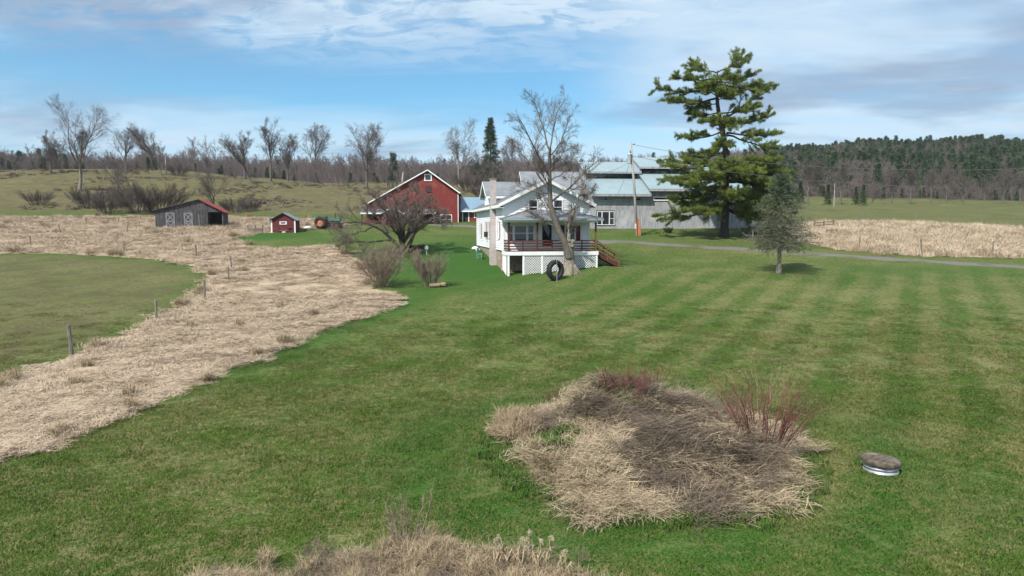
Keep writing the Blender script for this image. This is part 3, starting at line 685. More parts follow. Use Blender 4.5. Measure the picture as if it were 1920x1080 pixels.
def hill_trees():
    M = {'big': bare_meshes('forked', 1, 17, 7, (.3, 1), (.3, .75), .06, n2=8, tw=.024, n5=4, mats=(BARK_PALE, TWIG)),
         'fan': bare_meshes('fan', 2, 16, 10, (.38, 1), (.25, .75), .03, n2=8, n3=6, tw=.023, up=.13, n5=4),
         'spread': bare_meshes('spread', 3, 11, 9, (.25, 1), (.6, 1.15), .05, n2=7, tw=.023, limb=.62, up=.08, trunk_h=.45, n5=4),
         'slim': bare_meshes('slim', 4, 16, 9, (.3, 1), (.2, .5), .0, n2=7, tw=.022, limb=.42, up=.13, trunk_h=.72, n5=4),
         'lean': bare_meshes('lean', 5, 15, 8, (.3, 1), (.2, .6), -.5, n2=7, tw=.023, up=.15, n5=4),
         'low': [shrub_meshes('scrub%d' % k, 6 + k, 4.0, 60, 1.6, .75, TWIG_DARK, .02, 8, 6, 4) for k in range(2)]}
    H = {'big': 17, 'fan': 16, 'spread': 11, 'slim': 16, 'lean': 15, 'low': 8}
    L = [('big', 150, 362, 208, 0.3, 'tall forked bare tree with pale trunk, leftmost on the hillside'),
         ('slim', 96, 333, 262, 1.0, 'slender bare tree left of the tall forked tree on the hillside'),
         ('spread', 116, 334, 268, 2.2, 'thin-stemmed bare tree just behind the tall forked tree'),
         ('spread', 222, 370, 292, .5, 'low spreading bare tree above the dark thicket'),
         ('fan', 237, 326, 248, 1.2, 'round-crowned bare tree on the crest behind the thicket'),
         ('lean', 303, 332, 232, 0, 'bare tree leaning left on the crest above the weathered shed'),
         ('spread', 403, 393, 315, 2.9, 'wide spreading bare tree with pale trunk right behind the weathered shed'),
         ('lean', 473, 342, 248, .3, 'bare tree with crooked left-leaning trunk on the crest'),
         ('slim', 508, 338, 232, .8, 'tallest slim bare tree of the crest row'),
         ('fan', 540, 338, 250, 2.0, 'twiggy bare tree in the middle of the crest row'),
         ('slim', 458, 335, 252, 2.6, 'slim bare tree at the left end of the crest row'),
         ('fan', 592, 334, 238, .2, 'bare tree standing at the right end of the crest row'),
         ('fan', 688, 348, 228, 1.7, 'lone fan-shaped bare tree on the open crest'),
         ('big', 862, 352, 238, 2.4, 'broad bare tree rising behind the red barn roof'),
         ('spread', 900, 352, 290, 1.1, 'small bare tree between red barn and dark conifer'),
         ('fan', 960, 350, 262, 2.8, 'bare tree behind the side wing of the white house'),
         ('slim', 1010, 350, 280, .6, 'bare tree behind the ridge of the white house'),
         ('spread', 925, 358, 300, .1, 'low brown bare tree behind the house chimney'),
         ('big', 1060, 348, 268, .9, 'bare tree behind the grey metal-roofed outbuilding')]
    for k, px, by, ty, rz, lab in L:
        p = gnd(px, by); s = (by - ty) / FPX * p[1] / (H[k] * .97)
        place_tree('bare_tree', M[k], p - np.array((0, 0, .15)), lab, 'tree', 'bare trees on the hillside', s, rz)
    T = [(70, 384, 32, 'small dark brush clump at the far left end of the thicket'), (168, 388, 44, 'dark brush at the foot of the tall forked tree'), (205, 398, 42, 'dark brush in the middle of the hillside thicket'),
         (262, 398, 52, 'dark brush below the low spreading tree'), (300, 396, 62, 'tall dark brush clump behind the left end of the weathered shed'), (335, 332, 26, 'low dark brush on the crest right of the leaning tree'),
         (440, 398, 34, 'brown brush to the right of the weathered shed'), (470, 394, 26, 'thin brown brush on the slope above the red coop'), (240, 378, 36, 'dark brush behind the thicket, left of the tall clump'),
         (880, 358, 40, 'brown brush on the slope behind the annex'), (905, 372, 30, 'low brown brush beside the annex roof')]
    for k, (px, by, hp, lab) in enumerate(T):
        p = gnd(px, by); s = hp / FPX * p[1] / 4.3
        place_tree('brush_thicket', M['low'][k % 2], p - np.array((0, 0, .1)), lab, 'brush', 'brush thickets on the hillside', s, k * 1.3, pn=('stem', 'twigs'))
    return M
HILL = hill_trees()

# ---- needle foliage: clumps of slender blades
def needle_clumps(mb, pos, axis, n, L, w, g, spread=.9, upb=.35):
    """n needles at each position, fanned about axis"""
    K = len(pos); p = np.repeat(pos, n, 0) + g.normal(0, L * .22, (K * n, 3)); a = np.repeat(axis, n, 0)
    d = a + g.normal(0, spread, (K * n, 3)); d[:, 2] += upb; d /= np.linalg.norm(d, axis=1, keepdims=True)
    ln = (L * g.uniform(.6, 1.25, K * n))[:, None]; s = np.cross(d, g.normal(size=d.shape)); s /= np.linalg.norm(s, axis=1, keepdims=True) + 1e-9
    i = np.arange(K * n) * 3
    mb.add(np.stack([p - s * w / 2, p + s * w / 2, p + d * ln], 1).reshape(-1, 3), None, np.stack([i, i + 1, i + 2], 1))

def sample_along(P, n, t0, t1, g):
    M, k, _ = P.shape; t = t0 + (t1 - t0) * (np.arange(n)[None] + g.random((M, n))) / n
    f = t * (k - 1); i0 = np.minimum(f.astype(int), k - 2); fr = (f - i0)[..., None]; m = np.arange(M)[:, None]
    p = P[m, i0] * (1 - fr) + P[m, i0 + 1] * fr; T = P[m, i0 + 1] - P[m, i0]; T /= np.linalg.norm(T, axis=2, keepdims=True) + 1e-9
    return p.reshape(-1, 3), T.reshape(-1, 3)

def white_pine():
    g = np.random.default_rng(21); base = gnd(1357, 444); Y = base[1]
    cp = lambda x, y, dy=0.0: at(1180 + x / 2.348, 80 + y / 2.348, Y + dy) - base
    tp = [np.array((0, 0, -.2)), cp(422, 760), cp(425, 560), cp(425, 430), cp(405, 350), cp(386, 250), cp(384, 150), cp(388, 88)]
    TP = resample(tp, 16); TR = np.interp(np.linspace(0, 1, 16), [0, .05, .3, .6, .85, 1], [.72, .50, .42, .32, .20, .06])
    tr, cr = MB(), MB(); tr.tubes(TP[None], TR[None], 9)
    limbs = [((388, 95), (503, 28), 0), ((385, 98), (272, 66), .5), ((386, 125), (205, 118), -1), ((385, 172), (108, 172), .6), ((385, 215), (170, 228), -1.2), ((386, 150), (634, 160), .4), ((388, 140), (540, 112), 1.6),
             ((418, 312), (590, 175), .3), ((395, 285), (555, 262), -1.5), ((395, 282), (268, 292), .8), ((412, 370), (236, 392), -.6), ((418, 340), (624, 302), .8), ((428, 375), (652, 385), -.5), ((428, 385), (640, 445), -1.8),
             ((428, 470), (252, 486), 1), ((428, 500), (132, 508), .4), ((428, 545), (150, 600), -1.6), ((428, 500), (655, 505), -2), ((428, 520), (690, 560), .6), ((428, 560), (610, 610), -2.6),
             ((425, 630), (185, 678), .3), ((424, 690), (126, 757), -1.5), ((424, 640), (250, 610), -3.2), ((424, 690), (560, 745), -2.0), ((426, 640), (660, 640), 1.5), ((426, 600), (330, 560), -4.5), ((424, 700), (300, 735), -4.0), ((424, 660), (480, 650), -5.0),
             ((425, 560), (430, 520), -4.5), ((425, 500), (500, 540), -4.6), ((425, 460), (350, 470), 3.5), ((428, 600), (520, 580), 4.5), ((428, 650), (380, 640), 5), ((420, 420), (420, 430), -3.2), ((405, 330), (400, 330), 3), ((400, 330), (340, 320), -2.8), ((400, 300), (470, 330), -2.5),
             ((386, 230), (430, 190), -2.2), ((386, 200), (330, 170), 2.2), ((386, 180), (450, 200), 2.4), ((386, 160), (340, 150), -2.0), ((386, 130), (440, 125), -1.4), ((386, 240), (300, 250), 1.6), ((424, 720), (640, 770), .8), ((428, 590), (690, 610), -1.2), ((428, 630), (650, 690), -1.8), ((428, 560), (570, 560), -4.0), ((426, 690), (600, 730), -3.4), ((428, 520), (640, 530), 2.5)]
    limbs += [((a[0], a[1] + 8), (b[0] * .9 + a[0] * .1 + g.normal(0, 14), b[1] + g.normal(8, 10)), dy + g.normal(0, 1.3)) for a, b, dy in limbs if a[1] > 480]
    P1 = []
    for a, b, dy in limbs:
        A = cp(*a); B = cp(*b, dy); m = (A + B) / 2 - np.array((0, 0, .06 * np.linalg.norm(B - A))); m[2] += g.normal(0, .12)
        P1.append(resample([A, m, B], 8, .05, g))
    P1 = np.array(P1); L1 = np.linalg.norm(np.diff(P1, axis=1), axis=2).sum(1)
    R1 = (.028 + .019 * L1)[:, None] * np.linspace(1, .22, 8)[None]; tr.tubes(P1, R1, 5)
    P2, R2 = spawn(P1, R1, 17, (.25, 1.0), (.45, 1.05), 1, 4, .08, .05, .55, g, absl=1.7, rmin=.012, flat=.92); tr.tubes(P2, R2, 3)
    P3, R3 = spawn(P2, R2, 4, (.25, 1.0), (.4, .9), .55, 3, .1, .08, .6, g, rmin=.01, flat=.8)
    for P, n, t0 in ((P1, 8, .45), (P2, 6, .2), (P3, 3, .2)):
        p, T = sample_along(P, n, t0, 1.0, g); p[:, 2] += .05
        needle_clumps(cr, p, T * .6, 24, .29, .031, g, .56, .38)
    t = thing('white_pine', 'tall green pine with layered boughs in front of the grey barn', 'pine tree', base); t.scale = (.97, .97, .955)
    tr.obj('trunk', BARK_DARK, t, True); cr.obj('crown', NEEDLE, t)

def blue_spruce():
    g = np.random.default_rng(5); base = gnd(1460, 513); Y = base[1]; h = 182 / FPX * Y
    tr, dead, cr = MB(), MB(), MB()
    TP = resample([(0, 0, -.1), (.02, 0, h * .3), (-.02, 0, h * .7), (.0, 0, h)], 10); tr.tubes(TP[None], np.linspace(.20, .02, 10)[None] * np.array([1.35] + [1] * 9), 8)
    P1 = []; 
    for k in range(26):
        f = .27 + .70 * (k / 25) ** 1.0; z = h * f; n = 8 if f < .62 else 5
        wid = np.interp(f, [.27, .36, .50, .62, .72, .86, 1.0], [2.3, 3.1, 2.7, 2.0, 1.5, .85, .12])
        for j in range(n):
            a = 6.283 * (j / n) + k * 1.1 + g.normal(0, .15); L = wid * g.uniform(.6, 1.15)
            d = np.array((math.cos(a), math.sin(a), 0)); dr = -.10 if f < .6 else .12
            P1.append((f, resample([d * .03 + (0, 0, z), d * L * .5 + (0, 0, z + L * dr * .9), d * L + (0, 0, z + L * (dr + .02) + g.normal(0, .06))], 6, .025, g)))
    F = np.array([f for f, _ in P1]); P = np.array([p for _, p in P1]); Rr = np.full((len(P), 6), 1.0) * np.linspace(.028, .008, 6)[None]
    lo = F + g.normal(0, .05, len(F)) < .66
    tr.tubes(P, Rr, 4)
    for sel, mb, mate, nn in ((lo, dead, 0, 13), (~lo, cr, 1, 7)):
        P2, R2 = spawn(P[sel], Rr[sel], nn, (.12, 1.0), (.5, 1.0), 1, 3, .1, .02, .5, g, absl=.62, rmin=.008, flat=.6)
        mb.tubes(P2, R2, 3)
        if mate == 0:
            P3, R3 = spawn(P2, R2, 4, (.1, 1), (.4, .9), .55, 2, .1, .0, .7, g, rmin=.008); mb.tubes(P3, R3, 3)
            p, T = sample_along(P3, 1, .2, 1, g); k = g.random(len(p)) < .6
            needle_clumps(cr, p[k], T[k], 7, .11, .02, g, .6, .1)
        else:
            for Q, n in ((P[sel], 9), (P2, 5)):
                p, T = sample_along(Q, n, .1, 1, g); needle_clumps(cr, p, T, 9, .14, .022, g, .6, .15)
    t = thing('spruce_tree', 'small blue-green spruce with grey bare lower branches on the lawn', 'spruce tree', base)
    tr.obj('trunk', BARK_PALE, t, True); dead.obj('dead_branches', TWIG_SPRUCE, t); cr.obj('crown', NEEDLE_BLUE, t)

def house_maple():
    g = np.random.default_rng(31); base = gnd(1068, 511); Y = base[1]
    w = lambda x, y, dy=0.0: at(x, y, Y + dy) - base
    tr, cr = MB(), MB()
    # stout broken-off butt with root flare and a burl
    bt = resample([(0, 0, -.25), w(1068, 500), w(1067, 480), w(1066, 462), w(1067, 452)], 9)
    th = np.arange(14) * 2 * np.pi / 14
    tr.tubes(bt[None], np.array([[1.05, .80, .58, .48, .44, .43, .44, .46, .40]]), 12)
    for a in np.arange(7) * .9 + .3:
        d = np.array((math.cos(a), math.sin(a), 0)); tr.tube([d * .30 + (0, 0, .75), d * .62 + (0, 0, .22), d * 1.15 + (0, 0, -.12)], [.16, .19, .06], 6)
    for k in range(9):
        c = w(1069 + g.normal(0, 4), 455 + g.normal(0, 5), -.3 + g.normal(0, .12)); r = g.uniform(.14, .26)
        tr.lathe([(0.01, -r), (r * .75, -r * .6), (r, 0), (r * .7, r * .65), (.01, r)], 8, 'z', c)
    LIMB = MB(); L = [([(1067, 482), (1061, 452), (1046, 424), (1036, 402), (1030, 370), (1027, 335), (1031, 300), (1030, 262)], .36, .12),
         ([(1068, 462), (1066, 440), (1068, 420), (1073, 404), (1076, 388)], .19, .11),
         ([(1076, 388), (1086, 360), (1094, 340), (1098, 318)], .09, .03), ([(1078, 385), (1094, 375), (1112, 352)], .06, .02),
         ([(1031, 372), (1048, 356), (1072, 340), (1090, 318), (1108, 302), (1122, 290)], .13, .04),
         ([(1046, 424), (1030, 416), (1012, 410), (1000, 395), (990, 388)], .10, .03),
         ([(1034, 400), (1022, 385), (1016, 368), (1010, 362)], .07, .03),
         ([(1028, 345), (1010, 322), (996, 300), (980, 280), (962, 258)], .12, .035),
         ([(1029, 320), (1012, 290), (1000, 262), (985, 230), (972, 205)], .12, .03),
         ([(1030, 270), (1022, 240), (1012, 210), (1005, 182), (998, 172)], .10, .03),
         ([(1030, 265), (1036, 235), (1040, 205), (1050, 180), (1060, 168)], .10, .03),
         ([(1030, 280), (1046, 262), (1056, 240), (1064, 215), (1070, 200)], .08, .03),
         ([(1028, 305), (1044, 290), (1058, 272), (1070, 262)], .07, .025),
         ([(1029, 355), (1005, 352), (982, 345), (965, 338)], .08, .025), ([(1029, 330), (1055, 315), (1070, 300)], .06, .02),
         ([(1027, 335), (1015, 318), (1010, 300)], .08, .03), ([(1029, 315), (1040, 296), (1045, 280)], .08, .03)]
    P1 = []; R1 = []
    for k, (pts, a, b) in enumerate(L):
        z = 0 if k < 2 else g.normal(0, 1.6)
        q = [w(x, y, -.25 + z * (i / max(1, len(pts) - 1))) for i, (x, y) in enumerate(pts)]
        P1.append(resample(q, 9, .035, g)); R1.append(np.linspace(a, b, 9) * (1 if k < 2 else .75))
    P1, R1 = np.array(P1), np.array(R1); tr.tubes(P1[1:2], R1[1:2], 9); LIMB.tubes(P1[:1], R1[:1] * .9, 9); LIMB.tubes(P1[2:], R1[2:], 6)
    P1b, R1b = P1[1:], R1[1:]
    P2, R2 = spawn(P1b, R1b, 11, (.22, 1.0), (.35, .85), .44, 6, .14, .09, .45, g, rmin=.011); cr.tubes(P2, R2, 4)
    P3, R3 = spawn(P2, R2, 6, (.2, 1.0), (.35, .9), .5, 4, .15, .07, .6, g, rmin=.009); cr.tubes(P3, R3, 3)
    P4, R4 = spawn(P3, R3, 5, (.15, 1.0), (.35, .9), .55, 3, .15, .05, .7, g, rmin=.007); cr.tubes(P4, R4, 3)
    twigs(cr, P4, R4, 3, .35, g, .012)
    t = thing('maple_tree', 'old bare tree with swollen burled trunk in front of the porch', 'tree', base); t.scale = (.97, .97, .945)
    tr.obj('trunk', BARK_PALE, t, True); LIMB.obj('limbs', BARK, t, True); cr.obj('crown', TWIG, t)

def apple_tree():
    g = np.random.default_rng(41); base = gnd(757, 476); Y = base[1]
    w = lambda x, y, dy=0.0: at(x, y, Y + dy) - base
    tr, cr = MB(), MB()
    L = [([(757, 480), (757, 462), (752, 445), (745, 425), (738, 400), (728, 380)], .34, .08), ([(760, 480), (768, 458), (778, 438), (785, 415), (792, 395), (800, 375)], .32, .07),
         ([(752, 470), (740, 450), (725, 436), (705, 424), (682, 418), (655, 415), (628, 420)], .24, .04), ([(756, 460), (758, 430), (760, 405), (765, 380), (760, 360)], .2, .05),
         ([(742, 452), (720, 450), (695, 455), (665, 452), (640, 460)], .15, .03), ([(778, 438), (798, 422), (815, 408), (832, 395)], .14, .04), ([(728, 437), (712, 412), (695, 396), (680, 388)], .13, .03),
         ([(786, 412), (800, 400), (822, 402), (838, 412)], .1, .03), ([(740, 410), (720, 395), (705, 376), (700, 365)], .12, .03), ([(768, 385), (780, 368), (785, 352)], .1, .03), ([(700, 424), (680, 435), (660, 440), (636, 438)], .1, .03)]
    P1, R1 = [], []
    for k, (pts, a, b) in enumerate(L):
        z = g.normal(0, 2.2) if k > 1 else g.normal(0, .8)
        P1.append(resample([w(x, y, z * (i / (len(pts) - 1)) ** 1.2) for i, (x, y) in enumerate(pts)], 9, .05, g)); R1.append(np.linspace(a, b, 9) * .78)
    for k in range(9):        # limbs towards and away from the camera
        a = k * .9 + .2; s = g.uniform(2.4, 3.8); d = np.array((math.cos(a) * .6, math.sin(a), 0))
        P1.append(resample([(0, 0, 1.0), d * s * .5 + (0, 0, 2.4), d * s + (0, 0, g.uniform(3.4, 5.2))], 9, .06, g)); R1.append(np.linspace(.12, .03, 9))
    P1, R1 = np.array(P1), np.array(R1); tr.tubes(P1, R1, 7)
    P2, R2 = spawn(P1, R1, 9, (.3, 1.0), (.4, 1.0), .42, 6, .17, .10, .5, g, rmin=.014); cr.tubes(P2, R2, 4)
    P3, R3 = spawn(P2, R2, 7, (.2, 1.0), (.4, 1.0), .52, 4, .18, .10, .6, g, rmin=.011); cr.tubes(P3, R3, 3)
    P4, R4 = spawn(P3, R3, 7, (.1, 1.0), (.4, 1.0), .6, 3, .15, .12, .7, g, rmin=.009); cr.tubes(P4, R4, 3)
    twigs(cr, P4, R4, 5, .30, g, .012)
    t = thing('apple_tree', 'wide dense bare apple tree with twisted dark trunk before the red barn', 'tree', base)
    tr.obj('trunk', BARK_DARK, t, True); cr.obj('crown', TWIG_APPLE, t)

def shrubs():
    def put(name, me, px, by, hp, H, lab, grp=None, rz=0.0, Y=None):
        p = gnd(px, by, True) if Y is None else on_ground(px, Y); s = hp / FPX * p[1] / H
        place_tree(name, me, p - np.array((0, 0, .05)), lab, 'shrub', grp, s, rz, pn=('stems', 'twigs'))
    A = shrub_meshes('lilac', 51, 3.0, 48, .35, .62, TWIG_TAN, .012, 9, 6, 4)
    A2 = shrub_meshes('lilac_narrow', 52, 2.6, 44, .32, .42, TWIG_TAN, .011, 9, 6, 4)
    put('bare_shrub', A, 716, 538, 82, 2.85, 'larger round bare shrub at the edge of the straw strip')
    put('bare_shrub', A2, 806, 538, 68, 2.5, 'narrower bare shrub with a cut log at its foot')
    B = shrub_meshes('undergrowth', 53, 1.5, 40, .9, .5, TWIG_TAN, .012, 6, 5, 3)
    put('bare_shrub', B, 735, 484, 30, 1.4, 'low tan undergrowth left of the apple tree trunk')
    put('bare_shrub', B, 775, 482, 18, 1.4, 'low brush at the foot of the apple tree, behind the narrow shrub', None, 1.0)
    put('bare_shrub', shrub_meshes('deadbrush', 54, 1.6, 40, .9, .6, TWIG, .014, 6, 5, 3), 1410, 445, 24, 1.5, 'grey dead brush to the right of the pine trunk')
    put('garden_shrub', shrub_meshes('evergreen', 55, .8, 60, .3, .5, NEEDLE_DARK, .02, 8, 6, 4), 1253, 437, 12, .75, 'small dark green garden shrub left of the pine shadow')
    for k, (px, by) in enumerate(((1212, 439), (1226, 438), (1240, 438))):
        put('garden_plant', shrub_meshes('bedplant%d' % k, 90 + k, .35, 40, .45, .6, NEEDLE, .02, 6, 4, 3), px, by, 5, .33, ('low green bed plant beside the utility pole', 'middle low green bed plant between pole and dark shrub', 'low green bed plant next to the dark garden shrub')[k], 'plants in the bed by the pole')
    Rd = [shrub_meshes('dogwood%d' % k, 60 + k, 1.1, (20, 26, 46)[k], (.12, .2, .35)[k], (.35, .5, .5)[k], TWIG_RED, .0042, 7, 4, 0) for k in range(3)]
    put('red_shrub', Rd[2], 1428, 838, 135, 1.0, 'largest red-stemmed shrub at the right end of the mound')
    put('red_shrub', Rd[0], 1142, 742, 66, 1.0, 'red-stemmed shrub, left of three on top of the mound', None, .5)
    put('red_shrub', Rd[1], 1182, 750, 70, 1.0, 'red-stemmed shrub, middle of three on top of the mound', None, 1.5)
    put('red_shrub', Rd[0], 1226, 740, 64, 1.0, 'narrow dark red shrub, right of three on top of the mound', None, 2.5)
    put('red_shrub', Rd[0], 1040, 764, 48, 1.0, 'small dark red shrub on the left shoulder of the mound', None, 3.1)
    W_ = shrub_meshes('willow', 66, 2.0, 15, .3, .38, TWIG_WILLOW, .0055, 6, 4, 0)
    put('willow_shrub', W_, 1425, 790, 150, 1.95, 'pale yellow-green upright shoots behind the red shrub')
    # weeds on the bottom edge
    WD = shrub_meshes('weed', 67, .8, 9, .15, .3, TWIG_TAN, .006, 6, 4, 2)
    for k, (px, by, hp, lab) in enumerate(((768, 1034, 120, 'tall thin dead weed standing left of center on the bottom edge'), (590, 1055, 55, 'dead weed with pale seed heads at lower left'), (612, 1050, 58, 'second dead weed with pale seed heads at lower left'), (1085, 1060, 45, 'dead weed at the right end of the bottom thicket'), (962, 1068, 60, 'brown dead weed in the reeds at bottom center'))):
        put('dead_weed', WD, px, by, hp, .75, lab, 'dead weeds on the bottom edge', k * 1.1)
    return A
SHRUB = shrubs()
white_pine(); blue_spruce(); house_maple(); apple_tree()

# ---- conifer behind the house, woods
def conifer_meshes(name, seed, h, wid, m, tiers=18, per=7, nn=10, L=.7, w=.12, droop=-.15, bare=.12, pw=.8):
    g = np.random.default_rng(seed); tr, cr = MB(), MB()
    TP = resample([(0, 0, -.3), (0, 0, h * .5), (0, 0, h)], 5); tr.tubes(TP[None], (h * .016 * np.array([1.2, .95, .7, .4, .08]))[None], 6)
    P = []
    for k in range(tiers):
        f = bare + (1 - bare) * k / tiers; R_ = wid * (1 - f) ** pw * g.uniform(.65, 1.2)
        for j in range(per):
            if g.random() < .14: continue
            a = 6.283 * j / per + k * .9 + g.normal(0, .2); l = R_ * g.uniform(.7, 1.15); d = np.array((math.cos(a), math.sin(a), 0)); z = h * f
            P.append(resample([(0, 0, z), d * l * .5 + (0, 0, z + l * droop * .3), d * l + (0, 0, z + l * (droop + g.normal(0, .08)))], 4))
    P = np.array(P); p, T = sample_along(P, 4, .25, 1, g)
    needle_clumps(cr, p, T * .8, nn, L, w, g, .6, .1)
    return tr, cr, tr.mesh(name + '_trunk', BARK_DARK), cr.mesh(name + '_crown', m)

def woods():
    g = np.random.default_rng(77)
    _, _, a, b = conifer_meshes('conifer', 5, 17, 4.2, NEEDLE_DARK, 24, 8, 14, .7, .10)
    p = gnd(920, 352); s = (352 - 224) / FPX * p[1] / 17
    SN = mat('bleached_wood', (.42, .39, .35), (.28, .26, .23), 3, (5, 5, .5), bump=.3)
    for px_, by, ty, r_, ln, lab in ((754, 345, 317, .28, .3, 'bleached broken snag beyond the crest, left of the red barn'), (257, 396, 384, .3, .1, 'pale broken stump in front of the hillside thicket'), (312, 330, 296, .16, -.1, 'bare dead pole trunk beside the leaning tree on the crest')):
        q = gnd(px_, by); hh = (by - ty) / FPX * q[1]; m = MB(); m.tube([(0, 0, -.3), (ln * .3, 0, hh * .5), (ln, .1, hh * .93), (ln * 1.2, .1, hh)], [r_ * 1.2, r_ * .9, r_ * .6, r_ * .15], 8); tag(m.obj('dead_snag', SN, None, True, q), lab, 'dead tree', 'dead snags on the hillside')
    place_tree('conifer_tree', (a, b), p, 'dark shaggy conifer standing behind the white house', 'conifer', None, s)
    # prototypes of the far wood, one mesh each
    bare, con = [], []
    for k in range(4):
        gg = np.random.default_rng(100 + k); mb = MB(); h = 14.0
        P = np.zeros((1, 7, 3)); P[0, :, 2] = np.linspace(-.4, h * .8, 7); P[0, :, :2] = np.cumsum(gg.normal(0, .12, (7, 2)), 0)
        Rr = np.linspace(.13, .04, 7)[None]; mb.tubes(P, Rr, 4)
        P1, R1 = spawn(P, Rr, 15, (.2, 1), (.35, .9), 1, 4, .1, .13, .5, gg, absl=4.4, rmin=.028); mb.tubes(P1, R1, 3)
        P2, R2 = spawn(P1, R1, 7, (.2, 1), (.3, .9), .5, 3, .12, .1, .6, gg, rmin=.022); mb.tubes(P2, R2, 3)
        C = twigs(mb, P2, R2, 11, 1.0, gg, .036)
        bare.append(proto('wood_bare_tree', mb, TWIG_MAUVE))
    for k in range(3):
        tr, cr, *_ = conifer_meshes('wood_conifer', 200 + k, 12, (2.9, 3.3, 2.6)[k], NEEDLE_DARK, 11, 6, 9, .9, .2, droop=.05, bare=.2, pw=(.55, .45, .6)[k])
        cr.add(np.concatenate(tr.V), np.concatenate(tr.Q)); con.append(proto('wood_conifer', cr, NEEDLE_DARK))
    def pts(n, x0, x1, y0, y1, cond):
        P = np.column_stack([g.uniform(x0, x1, n), g.uniform(y0, y1, n)]); return P[cond(P)]
    front = lambda P: wood_front(P[:, 0])
    vis = lambda P: (np.abs(P[:, 0]) < P[:, 1] * .85 + 20) & (P[:, 1] > front(P))
    P = np.concatenate([pts(7000, -420, 420, 222, 420, vis), pts(7000, -640, 640, 420, 760, vis), pts(5500, 100, 520, 310, 660, vis)])
    a = P[:, 0] / P[:, 1]; px = 960 + a * FPX
    nz = .5 + .25 * np.sin(P[:, 0] * .021 + 1.7 * np.sin(P[:, 1] * .013)) + .25 * np.sin(P[:, 1] * .028 + P[:, 0] * .011) + g.normal(0, .13, len(P))
    pc = np.where(px > 1430, np.interp(P[:, 1], [256, 300, 420, 620], [.28, .60, .72, .80]) + np.where(px < 1560, .22, 0), np.where(px < 140, .10, .02))
    isc = g.random(len(P)) < pc * np.clip(1.9 - 1.8 * nz, .15, 1.9)
    def go(name, sel, protos, lab, lo, hi):
        Q = P[sel]; n = len(Q); ed = np.clip((Q[:, 1] - front(Q)) / 12, .35, 1)
        scatter(name, drape(Q, -.2), zrot(n, g, .03), g.uniform(lo, hi, n) * np.sqrt(ed) * np.where(Q[:, 0] < 20, .80, np.interp(Q[:, 1], [270, 340, 480, 700], [1.0, .8, .68, .62])) * (1 + .22 * np.sin(Q[:, 0] * .09 + 2 * np.sin(Q[:, 1] * .05)) + .15 * np.sin(Q[:, 0] * .31 + Q[:, 1] * .17)), g.integers(0, len(protos), n), protos, lab)
    go('bare_woods', ~isc, bare, 'grey-mauve leafless woods covering the far hills', .42, 1.0)
    go('conifer_woods', isc, con, 'dark green conifers scattered through the far hill woods', .55, 1.15)
    # underwood closing the foot of the wood
    xq = g.uniform(-230, 260, 1500); Q = np.column_stack([xq, wood_front(xq) + g.uniform(-1, 9, 1500)]); Q = Q[np.abs(Q[:, 0]) < Q[:, 1] * .85]
    scatter('underwood', drape(Q, -.1), zrot(len(Q), g, .08), g.uniform(.16, .42, len(Q)), np.where(g.random(len(Q)) < .12, g.integers(4, 7, len(Q)), g.integers(0, 4, len(Q))), bare + con, 'low bare underwood along the foot of the woods')
    # trees one can tell apart along the edge of the right-hand wood
    ordn = ['first', 'second', 'third', 'fourth', 'fifth', 'sixth', 'seventh', 'eighth', 'ninth', 'tenth', 'eleventh', 'twelfth', 'thirteenth', 'fourteenth']
    place_tree('bare_tree', HILL['spread'], gnd(1806, 386), 'broad bare tree with a pale trunk at the edge of the right wood', 'tree', 'trees along the right wood edge', 60 / FPX * gnd(1806, 386)[1] / 10.5, .7)
    for k, px in enumerate((1515, 1575, 1635, 1672, 1706, 1745, 1775, 1845, 1880, 1912)):
        q = gnd(px, 383); place_tree('bare_tree', HILL[('fan', 'slim', 'spread', 'fan', 'slim')[k % 5]], q, '%s slender bare tree from the left along the right wood edge' % ordn[k], 'tree', 'trees along the right wood edge', g.uniform(.6, .8), k * 1.7)
    _, _, ca, cb = conifer_meshes('edge_conifer', 9, 14, 3.6, NEEDLE_DARK, 18, 8, 12, .7, .12)
    for k, (px, hp, lab) in enumerate(((1552, 42, 'broad conifer at the left end of the right wood edge'), (1604, 36, 'second conifer from the left along the right wood edge'), (1618, 40, 'third conifer from the left along the right wood edge'), (1500, 44, 'dark conifer behind the small spruce, at the field corner'))):
        q = gnd(px, 384); place_tree('conifer_tree', (ca, cb), q, lab, 'conifer', 'conifers along the right wood edge', hp / FPX * q[1] / 14, k)
woods()

def haze():
    m, nt, out = new_mat('haze_air'); v = N(nt, 'ShaderNodeVolumePrincipled', {'Color': (.80, .88, 1.0, 1), 'Density': .00013, 'Anisotropy': .2})
    nt.links.new(v.outputs[0], out.inputs['Volume']); b = MB(); b.box(-1060, 1060, -140, 1300, -2, 135)
    tag(b.obj('haze', m), 'thin blue air over the whole valley', None, None, 'stuff')
haze()
# ------------------------------------------------------------------ buildings
WHITE = mat('white_paint', (.80, .81, .82), (.74, .75, .765), 5, rough=.6, c3=(.68, .68, .67), s3=.5)
WHITE_TRIM = mat('white_trim', (.80, .80, .79), (.72, .72, .71), 6, rough=.55)
RED = mat('barn_red', (.20, .034, .029), (.145, .026, .024), 2.5, (1, 1, 5), rough=.8, c3=(.24, .068, .05), s3=.6)
RED2 = mat('coop_red', (.145, .03, .034), (.10, .021, .025), 3, (1, 1, 5), rough=.85)
GREYBOARD = mat('weathered_board', (.35, .35, .36), (.24, .24, .252), 3.2, (4, 4, .22), lo=.38, hi=.62, rough=.9, c3=(.40, .405, .40), s3=.35, bump=.2)
GREYBOARD2 = mat('weathered_board_low', (.37, .375, .39), (.18, .18, .195), 3.6, (4.5, 4.5, .2), lo=.42, hi=.64, rough=.9, c3=(.42, .42, .42), s3=.4, bump=.2)
